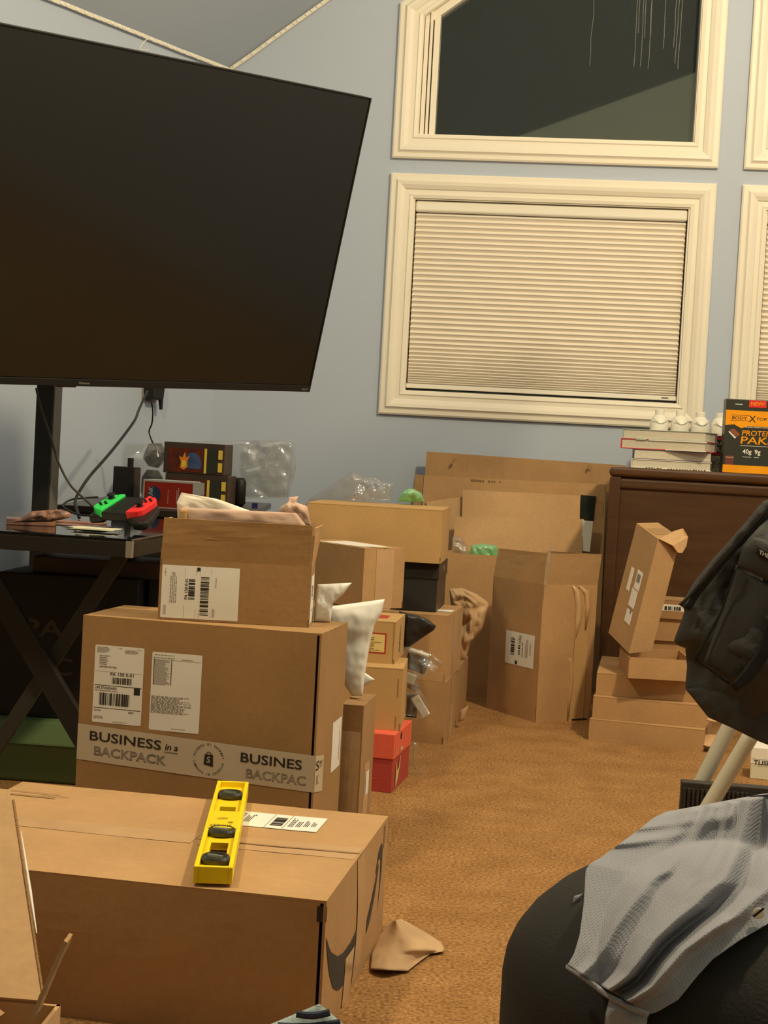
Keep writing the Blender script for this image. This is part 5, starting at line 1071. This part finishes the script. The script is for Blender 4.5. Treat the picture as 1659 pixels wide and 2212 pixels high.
def inside(q):
    x, y, z = q.x - PC.x, q.y - PC.y, q.z; rr = sqrt(x * x + y * y)
    return rr < RXp * .995 and z < ZC + RZ * sqrt(max(0, 1 - (rr / RXp) ** (2 / 1.3)))
def pouf_hit(x, y):
    d = 1.25
    while d < 1.95:
        if inside(at(x, y, d)):
            lo, hi = d - .01, d
            for _ in range(10):
                mm = (lo + hi) / 2
                if inside(at(x, y, mm)): hi = mm
                else: lo = mm
            return hi
        d += .01
    return 9
def shd(s, t, p):
    base = 1.76 - .28 * t ** .85
    return min(base, pouf_hit(p.x, p.y) - .022)
def rid(c, s, wd): return math.exp(-((s - c) / wd) ** 2)
def shf(s, t):       # long soft folds fanning from the shoulder at the upper right
    a = .0
    a += .030 * rid(.72 - .22 * t, s, .06) * t ** .4 - .028 * rid(.84 - .26 * t, s, .045) * t ** .4 + .022 * rid(.95 - .22 * t, s, .05) * t ** .4
    a += .010 * rid(.34 - .20 * s, t, .035) * max(0, 1 - s * 1.4) + .008 * rid(.60 - .18 * t, s, .03) - .006 * rid(.36 + .05 * t, s, .04)
    a += .012 * rid(.48 - .30 * t, s, .05) + .010 * rid(.28 - .05 * t, s, .06) * (1 - t) + .008 * rid(.22, t, .03) * (s < .6)
    return a
SHL = [(1476, 1748), (1440, 1753), (1412, 1766), (1385, 1788), (1345, 1818), (1298, 1852), (1274, 1866), (1265, 1880), (1261, 1950), (1252, 2020), (1240, 2060), (1225, 2086)]
SHR = [(1590, 1734), (1640, 1716), (1720, 1706), (1730, 1820), (1720, 1935), (1659, 1996), (1600, 2030), (1540, 2072), (1505, 2110), (1465, 2160), (1420, 2186), (1402, 2191)]
SH = tag(sheet('polo_shirt', SHL, SHR, shd, shirtM, 100, 100, .004, .0, .005, 6, 2, pr=shf), 'crumpled grey pique polo shirt draped over the black pouf', 'shirt')
ivh = parent_inv(SH)
def onshirt(pts, off=.012): return [ivh @ at(x, y, shd(0.5, (y - 1740) / 450, V((x, y, 0))) - off) for x, y in pts]
sheet('sleeve', [(1318, 2150), (1308, 2190), (1304, 2235)], [(1400, 2175), (1398, 2210), (1372, 2250)], lambda s, t, p: min(1.46, pouf_hit(p.x, p.y) - .012), shirtM, 14, 14, .004, .006, .006, 14, 5, parent=SH)
sheet('sleeve_cuff', [(1240, 1936), (1237, 1950), (1244, 1956)], [(1258, 1930), (1256, 1946), (1254, 1960)], 1.62, shirtM, 6, 6, .006, .004, 0, parent=SH)
MB().tube(onshirt([(1226, 2088), (1262, 2112), (1312, 2150), (1360, 2176), (1400, 2192)], .010), .0028, 8).build('hem', shirtM, SH, smooth=True)
bt = at(1638, 1972, 1.49)
o = MB().lathe([(.0055, 0), (.006, .001), (.0045, .002)], n=16).build('button', whiteP, SH); o.matrix_local = ivh @ (Matrix.Translation(bt) @ Matrix.Rotation(pi / 2, 4, 'X'))
MB().tube([ivh @ at(1627, 1980, 1.488), ivh @ at(1650, 1962, 1.488)], .0012, 6).build('buttonhole', jackD, SH)
